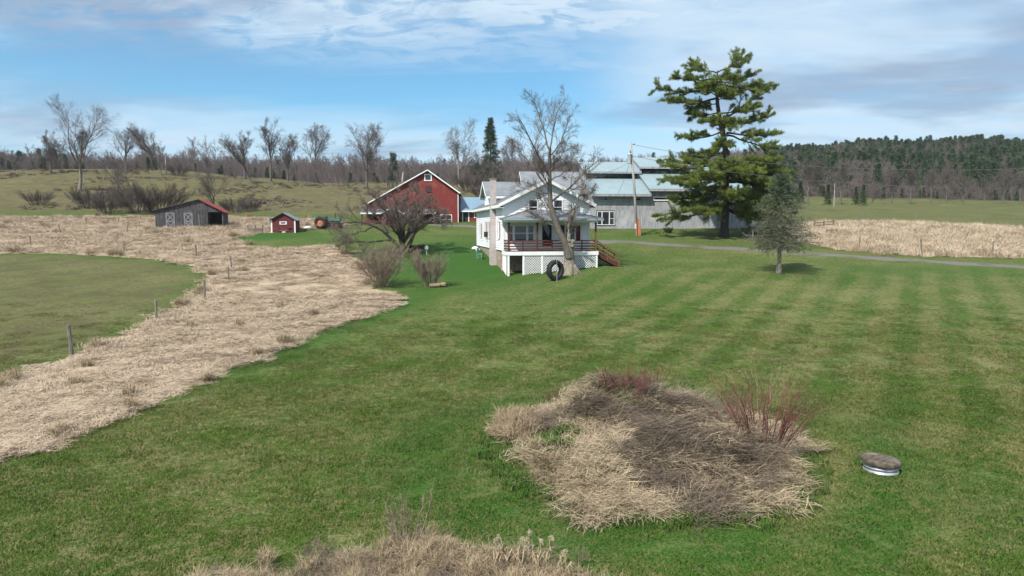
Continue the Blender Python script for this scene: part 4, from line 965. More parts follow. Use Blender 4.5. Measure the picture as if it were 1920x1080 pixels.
DARKBOARD = mat('blackened_board', (.085, .082, .085), (.034, .033, .036), 3, (6, 6, .25), lo=.38, hi=.62, rough=.9, c3=(.125, .122, .125), s3=.8, bump=.2)
BATTEN = mat('silver_batten', (.25, .245, .26), (.17, .165, .175), 4, rough=.85)
METAL = mat('pale_metal_roof', (.27, .35, .375), (.245, .32, .345), .7, rough=.55, metallic=.15, spec=.4)
METAL_BLUE = mat('blue_metal_roof', (.19, .285, .37), (.17, .26, .335), .8, rough=.45, metallic=.15, spec=.4)
METAL_GREY = mat('grey_metal_roof', (.235, .25, .265), (.18, .19, .205), .9, rough=.5, metallic=.2, c3=(.28, .29, .30), s3=.5)
METAL_RED = mat('red_metal_roof', (.30, .065, .06), (.24, .052, .048), 1.5, rough=.5)
SHINGLE = mat('grey_shingle', (.24, .24, .25), (.17, .17, .18), 14, rough=.9)
GLASS = mat('dark_glass', (.018, .02, .024), (.03, .035, .04), .8, rough=.06, spec=.8)
DARK = mat('dark_trim', (.03, .03, .034), rough=.7)
BROWN = mat('brown_stain', (.105, .035, .022), (.07, .025, .017), 6, (1, 1, 3), rough=.75)
BROWN2 = mat('new_lumber', (.17, .092, .045), (.12, .065, .033), 6, rough=.8)
MAUVE = mat('mauve_shutter', (.30, .16, .17), (.24, .12, .13), 5, rough=.7)
MAROON = mat('maroon_shutter', (.11, .025, .028), rough=.7)
STONE = mat('fieldstone', (.36, .28, .20), (.22, .17, .13), 3.5, c3=(.42, .36, .29), s3=1.4, bump=.6)
def brick_mat(name, a, b, mortar, scale):
    m, nt, out = new_mat(name); tc = N(nt, 'ShaderNodeTexCoord').outputs['Object']
    v = N(nt, 'ShaderNodeVectorMath', {0: tc, 1: (1, 1, 1)}, operation='MULTIPLY').outputs[0]
    sp = N(nt, 'ShaderNodeSeparateXYZ', {0: v}); c = N(nt, 'ShaderNodeCombineXYZ', {0: math_(nt, 'ADD', sp.outputs[0], sp.outputs[1]), 1: sp.outputs[2], 2: 0.0}).outputs[0]
    br = N(nt, 'ShaderNodeTexBrick', {'Vector': c, 'Color1': (*a, 1), 'Color2': (*b, 1), 'Mortar': (*mortar, 1), 'Scale': scale, 'Mortar Size': .02})
    col = mixc(nt, sstep(nt, noise(nt, tc, 1.3, 5, .6), .45, .65, 0, .6), br.outputs[0], (.44, .41, .40))
    principled(nt, out, col, .9, 0, .2, br.outputs[1], .4, -.01); return m
CHIMNEY = brick_mat('chimney_brick', (.36, .29, .28), (.44, .39, .375), (.46, .445, .43), 2.2)

class Fr:
    """a wall plane: origin o, u runs along it, outward normal n, z up"""
    def __init__(s, o, U, Nv): s.o = np.array(o, float); s.U = np.array(U, float); s.N = np.array(Nv, float); s.Z = np.array((0, 0, 1.))
    def p(s, u, d, z): return s.o + s.U * u + s.N * d + s.Z * z
    def box(s, mb, u0, u1, d0, d1, z0, z1):
        return mb.hexa([s.p(u0, d1, z0), s.p(u1, d1, z0), s.p(u1, d0, z0), s.p(u0, d0, z0), s.p(u0, d1, z1), s.p(u1, d1, z1), s.p(u1, d0, z1), s.p(u0, d0, z1)])
    def bar(s, mb, u0, z0, u1, z1, w, d0, d1):       # flat board in the plane between two points
        a, b = np.array((u0, z0), float), np.array((u1, z1), float); t = (b - a) / np.linalg.norm(b - a); q = np.array((-t[1], t[0])) * w / 2
        c = [a - q, b - q, b + q, a + q]
        return mb.hexa([s.p(x[0], d1, x[1]) for x in c] + [s.p(x[0], d0, x[1]) for x in c])

def poly_span(poly, z):
    """u-range of a convex (u,z) polygon at height z"""
    us = []
    for i in range(len(poly)):
        (u0, z0), (u1, z1) = poly[i], poly[(i + 1) % len(poly)]
        if min(z0, z1) - 1e-9 <= z <= max(z0, z1) + 1e-9:
            if abs(z1 - z0) < 1e-9: us += [u0, u1]
            else: us.append(u0 + (u1 - u0) * (z - z0) / (z1 - z0))
    return (min(us), max(us)) if us else None
def clap(mb, fr, poly, h=.2, proud=.036, base=.0):
    """lapped horizontal boards filling a convex (u,z) polygon"""
    z0, z1 = min(p[1] for p in poly), max(p[1] for p in poly); n = max(1, int(round((z1 - z0) / h))); h = (z1 - z0) / n
    for i in range(n):
        za, zb = z0 + i * h, z0 + (i + 1) * h; sa, sb = poly_span(poly, za + .001), poly_span(poly, zb - .001)
        if not sa or not sb: continue
        d = base + proud
        mb.add([fr.p(sa[0], d, za), fr.p(sa[1], d, za), fr.p(sb[1], base + .003, zb), fr.p(sb[0], base + .003, zb), fr.p(sa[0], base, za), fr.p(sa[1], base, za)], [[0, 1, 2, 3], [4, 5, 1, 0]])
def vboards(mb, fr, u0, u1, zb, zt, w=.22, base=.0, seed=0):
    """upright boards with gaps; zb/zt functions of u"""
    g = np.random.default_rng(seed); u = u0
    while u < u1 - .02:
        ww = min(w * g.uniform(.75, 1.25), u1 - u); d = base + .022 + g.uniform(0, .022)
        a, b = u + .006, u + ww - .006
        mb.hexa([fr.p(a, d, zb(a)), fr.p(b, d, zb(b)), fr.p(b, base, zb(b)), fr.p(a, base, zb(a)), fr.p(a, d, zt(a)), fr.p(b, d, zt(b)), fr.p(b, base, zt(b)), fr.p(a, base, zt(a))])
        u += ww
def ribbed(mb, quad, th=.06, every=.6, rib=.035):
    """metal roof sheet: quad = eave-left, eave-right, ridge-right, ridge-left; ribs run up the slope"""
    q = np.array(quad, float); mb.slab(q, th); n = np.cross(q[1] - q[0], q[3] - q[0]); n /= np.linalg.norm(n)
    k = max(1, int(np.linalg.norm(q[1] - q[0]) / every))
    for i in range(k + 1):
        f = i / k; a = q[0] * (1 - f) + q[1] * f; b = q[3] * (1 - f) + q[2] * f
        mb.bar(a + n * rib * .4, b + n * rib * .4, .05, rib, n)

def window(par, fr, u, z, w, h, base=.025, bars=(0, 1), frame=None, fw=.09, name='window', glass=None, label=None):
    """frame (with glazing bars) > pane"""
    f = MB(); frame = frame or WHITE_TRIM
    fr.box(f, u - fw, u + w + fw, base - .01, base + .06, z + h, z + h + fw); fr.box(f, u - fw - .03, u + w + fw + .03, base - .01, base + .09, z - fw, z)
    for a in (u - fw, u + w): fr.box(f, a, a + fw, base - .01, base + .06, z, z + h)
    for i in range(bars[0]): c = u + w * (i + 1) / (bars[0] + 1); fr.box(f, c - .025, c + .025, base, base + .045, z, z + h)
    for i in range(bars[1]): c = z + h * (i + 1) / (bars[1] + 1); fr.box(f, u, u + w, base, base + .042, c - .03, c + .03)
    o = f.obj(name, frame, par)
    if label: o['label'] = label
    g = MB(); fr.box(g, u, u + w, base - .02, base + .02, z, z + h); g.obj('pane', glass or GLASS, o)
    return o
def boxpart(par, name, m, *boxes):
    b = MB()
    for q in boxes: b.box(*q)
    return b.obj(name, m, par)
def frpart(par, name, m, fr, *boxes):
    b = MB()
    for q in boxes: fr.box(b, *q)
    return b.obj(name, m, par)
def gable_shell(par, w, d, z0, ze, zr, m, x0=0, y0=0, name='wall'):
    b = MB(); b.prism([(x0, y0, z0), (x0 + w, y0, z0), (x0 + w, y0, ze), (x0 + w / 2, y0, zr), (x0, y0, ze)], (0, d, 0)); return b.obj(name, m, par)

def farmhouse():
    W_, D_, F, E, RZ = 7.3, 17.6, 1.72, 5.62, 7.45          # width, depth, floor, eave, ridge (above base)
    org = np.array((-.72, 56.0, 2.32))
    t = thing('farmhouse', 'white clapboard farmhouse with brown-railed front porch on a green bank', 'house', org, R(10))
    front, left = Fr((0, 0, 0), (1, 0, 0), (0, -1, 0)), Fr((0, 0, 0), (0, 1, 0), (-1, 0, 0)); right = Fr((W_, 0, 0), (0, 1, 0), (1, 0, 0))
    gable_shell(t, W_, D_, F, E, RZ, WHITE)
    b = MB(); b.box(.06, W_ - .06, .06, D_ - .06, -1.2, F); b.obj('foundation', STONE, t)
    s = MB(); clap(s, front, [(0, F), (W_, F), (W_, E), (W_ / 2, RZ), (0, E)]); s.obj('front_siding', WHITE, t)
    s = MB(); clap(s, left, [(0, F), (D_, F), (D_, E), (0, E)]); s.obj('side_siding', WHITE, t)
    s = MB(); clap(s, right, [(0, F), (D_, F), (D_, E), (0, E)]); s.obj('side_siding', WHITE, t)
    c = MB(); front.box(c, -.03, .13, .02, .055, F, E); left.box(c, -.03, .13, .02, .055, F, E - .05); c.obj('corner_board', WHITE_TRIM, t)
    c = MB(); front.box(c, W_ - .13, W_ + .03, .02, .055, F, E); c.obj('corner_board', WHITE_TRIM, t)
    # main roof with rakes and eaves
    ov, rk = .42, .45; sl = (RZ - E) / (W_ / 2); ez = E - sl * ov + .12; rz = RZ + .12
    for sgn in (0, 1):
        xe, xr = (-ov, W_ / 2) if sgn == 0 else (W_ + ov, W_ / 2)
        q = [(xe, D_ + rk, ez), (xe, -rk, ez), (xr, -rk, rz), (xr, D_ + rk, rz)] if sgn == 0 else [(xe, -rk, ez), (xe, D_ + rk, ez), (xr, D_ + rk, rz), (xr, -rk, rz)]
        m = MB(); ribbed(m, q, .05, .75, .02); m.obj('roof_slope', METAL_GREY, t)
        m = MB(); m.bar((xe, -rk - .02, ez - .13), (xr, -rk - .02, rz - .13), .05, .24, (0, 0, 1)); m.obj('rake_board', WHITE_TRIM, t)
        m = MB(); m.box(min(xe, xe * 1.0) - .025, xe + .025, -rk, D_ + rk, ez - .30, ez - .06); m.box(min(xe, 0 if sgn == 0 else W_), max(xe, 0 if sgn == 0 else W_), -rk, D_ + rk, ez - .32, ez - .29); m.obj('eave_board', WHITE_TRIM, t)
    # cross-gabled dormer over the left eave
    v0, v1, dz, dr = 7.3, 11.1, 6.62, 7.82; vm = (v0 + v1) / 2
    m = MB(); m.prism([(-.02, v0, E - .6), (-.02, v0, dz), (-.02, vm, dr), (-.02, v1, dz), (-.02, v1, E - .6)][::-1], (3.4, 0, 0)); dm = m.obj('dormer', WHITE, t)
    for a, e, nm in ((v0, -1, 0), (v1, 1, 1)):
        yo = a + e * .3; zo = dz - .3 * (dr - dz) / (vm - v0) + .08
        q = [(-.45, yo, zo), (4.6, yo, zo), (4.6, vm, dr + .1), (-.45, vm, dr + .1)]
        if e > 0: q = [q[1], q[0], q[3], q[2]]
        m = MB(); ribbed(m, q, .05, .8, .02); m.obj('dormer_roof', METAL_GREY, dm)
        m = MB(); m.bar((-.47, yo, zo - .12), (-.47, vm, dr - .02), .05, .2, (0, 0, 1)); m.box(-.42, 3.2, yo - .02, yo + .03, zo - .24, zo - .05); m.obj('dormer_trim', WHITE_TRIM, dm)
    # chimney on the left wall
    m = MB(); m.box(-.50, .04, 3.75, 4.55, -.5, 2.2); m.hexa([(-.50, 3.75, 2.2), (.04, 3.75, 2.2), (.04, 4.55, 2.2), (-.50, 4.55, 2.2), (-.46, 3.85, 4.4), (.04, 3.85, 4.4), (.04, 4.40, 4.4), (-.46, 4.40, 4.4)])
    m.box(-.46, .02, 3.85, 4.40, 4.4, 7.75); ch = m.obj('chimney', CHIMNEY, t); boxpart(ch, 'chimney_cap', STONE, (-.50, .06, 3.81, 4.44, 7.75, 7.84))
    # windows: gable pair, side windows with mauve shutters
    for u in (2.15, 4.25): window(t, front, u, 4.72, .66, 1.12)
    for v, w, h in ((1.75, .62, 1.35), (7.6, .6, 1.35), (9.6, .6, 1.35), (13.4, .6, 1.2)):
        window(t, left, v, 2.75, w, h, glass=WHITE_TRIM if v < 3 else GLASS)
        for e in (-.33, w + .11):
            m = MB(); left.box(m, v + e, v + e + .22, .03, .07, 2.7, 2.75 + h + .05)
            for k in range(7): left.box(m, v + e + .02, v + e + .20, .07, .082, 2.78 + k * h / 7.4, 2.78 + k * h / 7.4 + .09)
            m.obj('shutter', MAUVE, t)
    m = MB(); left.box(m, 8.9, 9.2, .03, .35, 2.7, 3.2); m.obj('meter_box', DARK, t)
    # ---- porch
    pd = 2.15; pf = Fr((0, -pd, 0), (1, 0, 0), (0, -1, 0))
    pl = MB()
    for k in range(14): a = -pd - .05 + k * (pd + .03) / 14; pl.box(-.08, W_ + .08, a + .004, a + (pd + .03) / 14 - .004, F - .06, F + .01)
    pl.obj('porch_floor', BROWN, t)
    frpart(t, 'porch_skirt_board', WHITE_TRIM, pf, (-.12, W_ + .12, .04, .09, F - .30, F - .005))
    boxpart(t, 'porch_skirt_board', WHITE_TRIM, (-.12, -.07, -pd - .04, -.03, F - .30, F - .005)); boxpart(t, 'porch_skirt_board', WHITE_TRIM, (W_ + .07, W_ + .12, -pd - .04, -.03, F - .30, F - .005))
    for u in (.0, 1.22, 2.72): frpart(t, 'skirt_post', WHITE_TRIM, pf, (u - .02, u + .14, -.05, .06, -.6, F - .30))
    frpart(t, 'skirt_post', WHITE_TRIM, pf, (W_ - .08, W_ + .06, -.05, .06, -.3, F - .30))
    def lattice(fr, u0, u1, zb0, zb1, zt):
        m = MB(); zb = lambda u: zb0 + (zb1 - zb0) * (u - u0) / (u1 - u0)
        for sg, dd in ((1, .012), (-1, .0)):
            c = (u0 - 3 if sg > 0 else u0)
            while c < u1 + 3:
                # line u = c + sg*(z - zlow)
                pts = []
                for z in np.linspace(min(zb0, zb1), zt, 60):
                    u = c + sg * (z - min(zb0, zb1))
                    if u0 <= u <= u1 and z >= zb(u): pts.append((u, z))
                if len(pts) > 2: fr.bar(m, *pts[0], *pts[-1], .045, dd, dd + .012)
                c += .2
        fr.box(m, u0, u1, .02, .035, zt - .05, zt); return m.obj('lattice', WHITE_TRIM, t)
    lattice(pf, 1.36, W_ - .08, -.12, .45, F - .30)
    pl_ = Fr((-.06, -pd, 0), (0, 1, 0), (-1, 0, 0)); lattice(pl_, .1, pd - .1, -.2, .2, F - .30)
    for i, u in enumerate((.05, 2.35, 4.85, W_ - .14)):
        m = MB(); pf.box(m, u, u + .13, -.16, -.03, F, 4.02); pf.box(m, u - .03, u + .16, -.19, .0, F, F + .12); pf.box(m, u - .03, u + .16, -.19, .0, 3.9, 4.02); m.obj('porch_post', BROWN if i < 3 else BROWN2, t)
    bays = [(.18, 1.25), (1.25, 2.35), (2.48, 3.65), (3.65, 4.85), (4.98, 6.1), (6.1, W_ - .14)]
    for a, b_ in bays:
        for k, z in enumerate((.14, .36, .58, .80)): frpart(t, 'rail', BROWN, pf, (a + .004, b_ - .004, -.13 + .02, -.09, F + z, F + z + (.10 if k < 3 else .09)))
    for u in (1.25, 3.65, 6.1): frpart(t, 'baluster_post', BROWN, pf, (u - .045, u + .045, -.17, -.132, F, F + .92))
    side = Fr((.02, -pd, 0), (0, 1, 0), (-1, 0, 0))
    for z in (.14, .36, .58, .80): frpart(t, 'rail', BROWN, side, (.1, pd - .05, -.06, -.02, F + z, F + z + .10))
    # porch beam, ceiling, hip roof
    m = MB(); pf.box(m, -.1, W_ + .1, -.18, .04, 4.02, 4.24); m.box(-.1, .06, -pd, -.03, 4.02, 4.24); m.box(W_ - .06, W_ + .1, -pd, -.03, 4.02, 4.24); m.obj('porch_beam', WHITE, t)
    boxpart(t, 'porch_ceiling', WHITE, (-.3, W_ + .3, -pd - .3, -.03, 4.245, 4.29))
    e = .42; y0, z0, z1 = -pd - e, 4.34, 5.06; x0, x1, i0, i1 = -e, W_ + e, 2.1, W_ - 2.1
    m = MB(); m.slab([(x0, y0, z0), (x1, y0, z0), (i1, -.03, z1), (i0, -.03, z1)], .05); m.obj('porch_roof', METAL_GREY, t)
    m = MB(); m.add([(x0, -.03, z0), (x0, y0, z0), (i0, -.03, z1), (x0, -.03, z0 - .05), (x0, y0, z0 - .05)], [[0, 3, 4, 1]], [[0, 1, 2]]); m.obj('porch_roof', METAL_GREY, t)
    m = MB(); m.add([(x1, -.03, z0), (x1, y0, z0), (i1, -.03, z1), (x1, -.03, z0 - .05), (x1, y0, z0 - .05)], [[1, 4, 3, 0]], [[1, 0, 2]]); m.obj('porch_roof', METAL_GREY, t)
    m = MB(); m.bar((x0, y0, z0 + .02), (i0, -.05, z1 + .02), .12, .03); m.bar((x1, y0, z0 + .02), (i1, -.05, z1 + .02), .12, .03); m.obj('hip_cap', METAL_GREY, t)
    m = MB(); m.box(x0, x1, y0 - .09, y0 - .002, z0 - .16, z0 - .02); m.obj('gutter', METAL, t)
    # under the porch roof: door, windows, maroon shutters
    window(t, front, .95, 2.55, .95, 1.2, bars=(0, 1)); window(t, front, .35, 2.55, .42, 1.2, bars=(0, 1)); window(t, front, 2.08, 2.55, .42, 1.2, bars=(0, 1))
    d = MB(); front.box(d, 3.15, 3.25, .02, .09, F, 3.85); front.box(d, 4.05, 4.15, .02, .09, F, 3.85); front.box(d, 3.15, 4.15, .02, .09, 3.85, 3.95); do = d.obj('door_frame', WHITE_TRIM, t)
    frpart(do, 'door', GLASS, front, (3.25, 4.05, .0, .045, F + .35, 3.84)); frpart(do, 'kick_panel', WHITE, front, (3.25, 4.05, .0, .05, F + .01, F + .34))
    window(t, front, 5.25, 2.55, .75, 1.2, bars=(0, 1))
    frpart(t, 'shutter', MAROON, front, (6.15, 6.5, .025, .07, 2.5, 3.8)); frpart(t, 'shutter', MAROON, front, (4.8, 5.12, .025, .07, 2.5, 3.8))
    # stair down to the right
    n = 7; gz = .55
    for s_ in (-pd + .25, -pd + 1.35):
        m = MB(); m.bar((W_ + .05, s_, F - .22), (W_ + 1.95, s_, gz - .05), .05, .28); m.obj('stringer', BROWN, t)
        m = MB(); m.bar((W_ + .0, s_, F + .86), (W_ + 1.95, s_, gz + .86), .06, .09); m.obj('stair_rail', BROWN2, t)
        for k in (.25, .5): m = MB(); m.bar((W_ + .02, s_, F + k - .05), (W_ + 1.92, s_, gz + k), .035, .09); m.obj('stair_rail', BROWN2, t)
        m = MB(); m.box(W_ + 1.90, W_ + 2.0, s_ - .05, s_ + .05, gz - .6, gz + .93); m.obj('newel_post', BROWN2, t)
        m = MB(); m.box(W_ + .95, W_ + 1.03, s_ - .04, s_ + .04, F - .75, F + .35); m.obj('newel_post', BROWN2, t)
    for k in range(n):
        f = (k + .5) / n; x = W_ + .12 + f * 1.8; z = F - f * (F - gz)
        m = MB(); m.box(x - .15, x + .15, -pd + .22, -pd + 1.38, z - .04, z); m.obj('stair_tread', BROWN, t)
    return t
HOUSE = farmhouse()

def outbuilding():
    p = on_ground(1040, 92); t = thing('outbuilding', 'outbuilding behind the house, only its pale grey metal roof showing', 'barn', p + np.array((-4.0, 0, 0)), R(5))
    ze, zr = 4.6, 7.55; b = MB(); b.prism([(0, 0, -.5), (0, 8, -.5), (0, 8, ze), (0, 4, zr), (0, 0, ze)], (7.9, 0, 0)); b.obj('wall', GREYBOARD, t)
    for e in (0, 1):
        q = [(-.3, -.4, ze - .25), (8.2, -.4, ze - .25), (8.2, 4, zr + .1), (-.3, 4, zr + .1)] if e == 0 else [(8.2, 8.4, ze - .25), (-.3, 8.4, ze - .25), (-.3, 4, zr + .1), (8.2, 4, zr + .1)]
        m = MB(); ribbed(m, q, .06, .45, .03); m.obj('roof_slope', METAL_GREY, t)
        m = MB(); y = -.4 if e == 0 else 8.4; m.bar((-.33, y, ze - .36), (-.33, 4, zr), .05, .2); m.obj('rake_board', WHITE_TRIM, t)
outbuilding()

def timber_barn():
    org = np.array((10.3, 88.0, 5.85)); t = thing('timber_barn', 'long weathered grey board barn with stepped pale metal roofs', 'barn', org, R(5))
    front = Fr((0, 0, 0), (1, 0, 0), (0, -1, 0)); left = Fr((0, 0, 0), (0, 1, 0), (-1, 0, 0)); L = 21.6; D = 16
    secs = [(0.0, 7.35, 0.0), (7.35, 14.0, .68), (14.0, L, .05)]
    sl = 2.35 / 5.0
    for i, (a, b, dz) in enumerate(secs):
        e, top, ce, rd = 4.45 + dz, 6.5 + dz, 7.42 + dz, 8.95 + dz
        m = MB(); m.prism([(a, 0.0, -.6), (a, 0, e), (a, 4.6, top), (a, 4.6, ce), (a, 8.3, rd), (a, 12, ce), (a, 12, top), (a, D, e), (a, D, -.6)], (b - a, 0, 0)); m.obj('wall', GREYBOARD, t)
        # lower lean roof, upper roof
        ov = .75; xo, x1 = a - (.35 if i == 0 else .12), b + (.3 if i == 2 else .12)
        if i == 1: xo, x1 = a - .15, b + .15
        m = MB(); ribbed(m, [(xo, -ov, e - ov * sl + .2), (x1, -ov, e - ov * sl + .2), (x1, 4.62, top + .16), (xo, 4.62, top + .16)], .12, .9, .015); m.obj('lower_roof', METAL, t)
        m = MB(); ribbed(m, [(xo, 4.0, ce - .24 + .3), (x1, 4.0, ce - .24 + .3), (x1, 8.3, rd + .22), (xo, 8.3, rd + .22)], .12, .9, .015); m.obj('upper_roof', METAL, t)
        m = MB(); ribbed(m, [(x1, D + ov, e - ov * sl + .2), (xo, D + ov, e - ov * sl + .2), (xo, 8.3, rd + .22), (x1, 8.3, rd + .22)], .12, .9, .015); m.obj('rear_roof', METAL, t)
        m = MB(); m.box(xo - .01, x1 + .01, -ov - .03, -ov - .002, e - ov * sl - .1, e - ov * sl + .16); m.box(xo - .01, x1 + .01, 3.97, 3.998, ce - .24 + .06, ce - .24 + .26); m.obj('fascia', GREYBOARD2, t)
        n = 5
        for k in range(n):     # clerestory lights
            w = (b - a - .6) / n; fr = Fr((0, 4.6, 0), (1, 0, 0), (0, -1, 0)); window(t, fr, a + .3 + k * w + .06, top + .18, w - .12, ce - top - .22, bars=(0, 0), frame=DARK, fw=.04, name='clerestory_window')
    m = MB(); vboards(m, front, 0, 7.35, lambda u: 2.32, lambda u: 4.4, .24, .0, 1); vboards(m, front, 7.35, 14, lambda u: 2.32, lambda u: 5.05, .24, .0, 2); vboards(m, front, 14, L, lambda u: 2.32, lambda u: 4.45, .24, .0, 3); m.obj('upper_boards', GREYBOARD, t)
    m = MB(); vboards(m, front, 0, L, lambda u: -.1, lambda u: 2.30, .26, .03, 4); m.obj('lower_boards', GREYBOARD2, t)
    m = MB(); vboards(m, left, 0, 4.55, lambda v: -.1, lambda v: 4.45 + v * sl, .26, .0, 5); vboards(m, left, 4.6, 8.2, lambda v: -.1, lambda v: 7.25 + (v - 4.6) * .46, .26, .0, 6); m.obj('gable_boards', GREYBOARD, t)
    for u, w in ((.75, 1.75), (4.45, 1.8)): window(t, front, u, 3.55, w, .26, base=.05, bars=(0, 0), frame=GREYBOARD2, fw=.13)
    window(t, front, 8.05, 3.62, 1.75, .26, base=.05, bars=(0, 0), fw=.13); window(t, front, 11.3, 3.62, 1.75, .26, base=.05, bars=(0, 0), fw=.13); window(t, front, 16, 3.55, 1.75, .26, base=.05, bars=(0, 0), frame=GREYBOARD2, fw=.13)
    frpart(t, 'window_surround', DARK, front, (.5, 2.95, .03, .085, .28, 2.22))
    o = window(t, front, .66, .44, 2.12, 1.6, base=.09, bars=(0, 0), fw=.07, name='picture_window')
    frpart(o, 'mullion', WHITE_TRIM, front, (1.18, 1.28, .09, .15, .44, 2.04)); frpart(o, 'mullion', WHITE_TRIM, front, (2.14, 2.24, .09, .15, .44, 2.04))
    frpart(o, 'glazing_bar', WHITE_TRIM, front, (.66, 1.18, .1, .135, 1.18, 1.22)); frpart(o, 'glazing_bar', WHITE_TRIM, front, (2.24, 2.78, .1, .135, 1.18, 1.22))
timber_barn()

def red_barn():
    org = np.array((-20.7, 97.5, 6.15)); t = thing('red_barn', 'large red gabled barn with long left roof slope and white trim', 'barn', org, R(3))
    W_ = 13.0; pk = 8.75; front = Fr((0, 0, 0), (1, 0, 0), (0, -1, 0)); ridge, eR, eL = 7.85, 4.85, 3.0
    poly = [(0, -.4), (W_, -.4), (W_, eR), (pk, ridge), (0, eL)]
    m = MB(); m.prism([(u, 0, z) for u, z in poly], (0, 16, 0)); m.obj('wall', RED, t)
    m = MB(); clap(m, front, [(0, 0), (W_, 0), (W_, eR), (pk, ridge), (0, eL)], .16, .02); m.obj('siding', RED, t)
    sR, sL = (ridge - eR) / (W_ - pk), (ridge - eL) / pk
    m = MB(); ribbed(m, [(W_ + .35, -.4, eR - .35 * sR + .1), (W_ + .35, 16.4, eR - .35 * sR + .1), (pk, 16.4, ridge + .1), (pk, -.4, ridge + .1)], .06, .8, .03); m.obj('roof_slope', METAL_GREY, t)
    m = MB(); ribbed(m, [(-.35, 16.4, eL - .35 * sL + .1), (-.35, -.4, eL - .35 * sL + .1), (pk, -.4, ridge + .1), (pk, 16.4, ridge + .1)], .06, .8, .03); m.obj('roof_slope', METAL_GREY, t)
    m = MB(); m.bar((W_ + .37, -.42, eR - .37 * sR - .02), (pk, -.42, ridge - .02), .05, .15); m.obj('rake_board', WHITE_TRIM, t)
    m = MB(); m.bar((-.37, -.42, eL - .37 * sL - .02), (pk, -.42, ridge - .02), .05, .13); m.obj('rake_board', WHITE_TRIM, t)
    frpart(t, 'corner_board', WHITE_TRIM, front, (W_ - .03, W_ + .07, .02, .06, 0, eR - .1))
    window(t, front, pk - .35, 6.45, .78, .72, bars=(0, 0), fw=.13); window(t, front, pk - .25, 4.85, .65, .65, bars=(1, 1), frame=MAROON, fw=.06)
    window(t, front, 10.6, .25, 1.45, 1.25, bars=(1, 1), fw=.09); o = window(t, front, 9.6, .2, .8, 1.2, bars=(1, 1), fw=.07)
    # low shed roof along the front, with its posts, and a little gabled porch
    m = MB(); ribbed(m, [(-.4, -2.6, 1.75), (10.0, -2.6, 1.75), (10.0, -.03, 2.35), (-.4, -.03, 2.35)], .06, .7, .03); m.obj('shed_roof', METAL_GREY, t)
    frpart(t, 'shed_fascia', WHITE_TRIM, Fr((0, -2.6, 0), (1, 0, 0), (0, -1, 0)), (-.4, 10.0, .002, .04, 1.60, 1.77))
    for u in (-.2, 2.1, 6.4, 8.2, 9.8): boxpart(t, 'shed_post', BROWN, (u - .07, u + .07, -2.5, -2.36, -.5, 1.68))
    boxpart(t, 'shed_panel', RED, (.1, 1.5, -2.5, -2.44, -.4, .75))
    m = MB(); m.prism([(2.6, -3.0, -.4), (5.4, -3.0, -.4), (5.4, -3.0, 1.7), (4.0, -3.0, 2.45), (2.6, -3.0, 1.7)], (0, 2.2, 0)); g = m.obj('porch_gable', RED, t)
    m = MB(); m.slab([(2.35, -.9, 1.66), (2.35, -3.2, 1.66), (4.0, -3.2, 2.55), (4.0, -.9, 2.55)], .05); m.slab([(5.65, -3.2, 1.66), (5.65, -.9, 1.66), (4.0, -.9, 2.55), (4.0, -3.2, 2.55)], .05); m.obj('porch_gable_roof', METAL_GREY, g)
    m = MB(); m.bar((2.33, -3.22, 1.58), (4.0, -3.22, 2.48), .04, .14); m.bar((5.67, -3.22, 1.58), (4.0, -3.22, 2.48), .04, .14); m.obj('porch_gable_rake', WHITE_TRIM, g)
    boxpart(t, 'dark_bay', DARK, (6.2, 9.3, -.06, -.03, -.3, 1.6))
red_barn()

def annex():
    org = np.array((-7.55, 99.3, 6.3)); t = thing('annex', 'low red annex with blue metal roof beside the red barn', 'building', org, R(3)); W_, D_ = 7.2, 5.0
    front = Fr((0, 0, 0), (1, 0, 0), (0, -1, 0)); m = MB(); m.prism([(0, 0, -.4), (0, 0, 2.2), (0, 2.5, 3.9), (0, D_, 2.2), (0, D_, -.4)][::-1], (W_, 0, 0)); m.obj('wall', RED, t)
    m = MB(); clap(m, front, [(0, 0), (W_, 0), (W_, 2.15), (0, 2.15)], .16, .018); m.obj('siding', RED, t)
    m = MB(); ribbed(m, [(.12, -.5, 2.0), (W_ + .2, -.5, 2.0), (W_ + .2, 2.5, 4.05), (.12, 2.5, 4.05)], .06, .6, .02); m.obj('roof_slope', METAL_BLUE, t)
    m = MB(); ribbed(m, [(W_ + .2, D_ + .5, 2.0), (.12, D_ + .5, 2.0), (.12, 2.5, 4.05), (W_ + .2, 2.5, 4.05)], .06, .6, .02); m.obj('roof_slope', METAL_BLUE, t)
    boxpart(t, 'fascia', WHITE_TRIM, (.12, W_ + .2, -.54, -.502, 1.82, 2.0))
    d = MB(); front.box(d, .35, .48, .02, .08, .05, 2.0); front.box(d, 1.22, 1.35, .02, .08, .05, 2.0); front.box(d, .35, 1.35, .02, .08, 2.0, 2.12); o = d.obj('door_frame', WHITE_TRIM, t)
    frpart(o, 'door', DARK, front, (.48, 1.22, .01, .045, .06, 1.99))
    window(t, front, 2.15, 1.05, .85, .85, bars=(1, 0)); frpart(t, 'base_board', BROWN2, front, (1.5, 3.2, .02, .06, .0, .22))
annex()

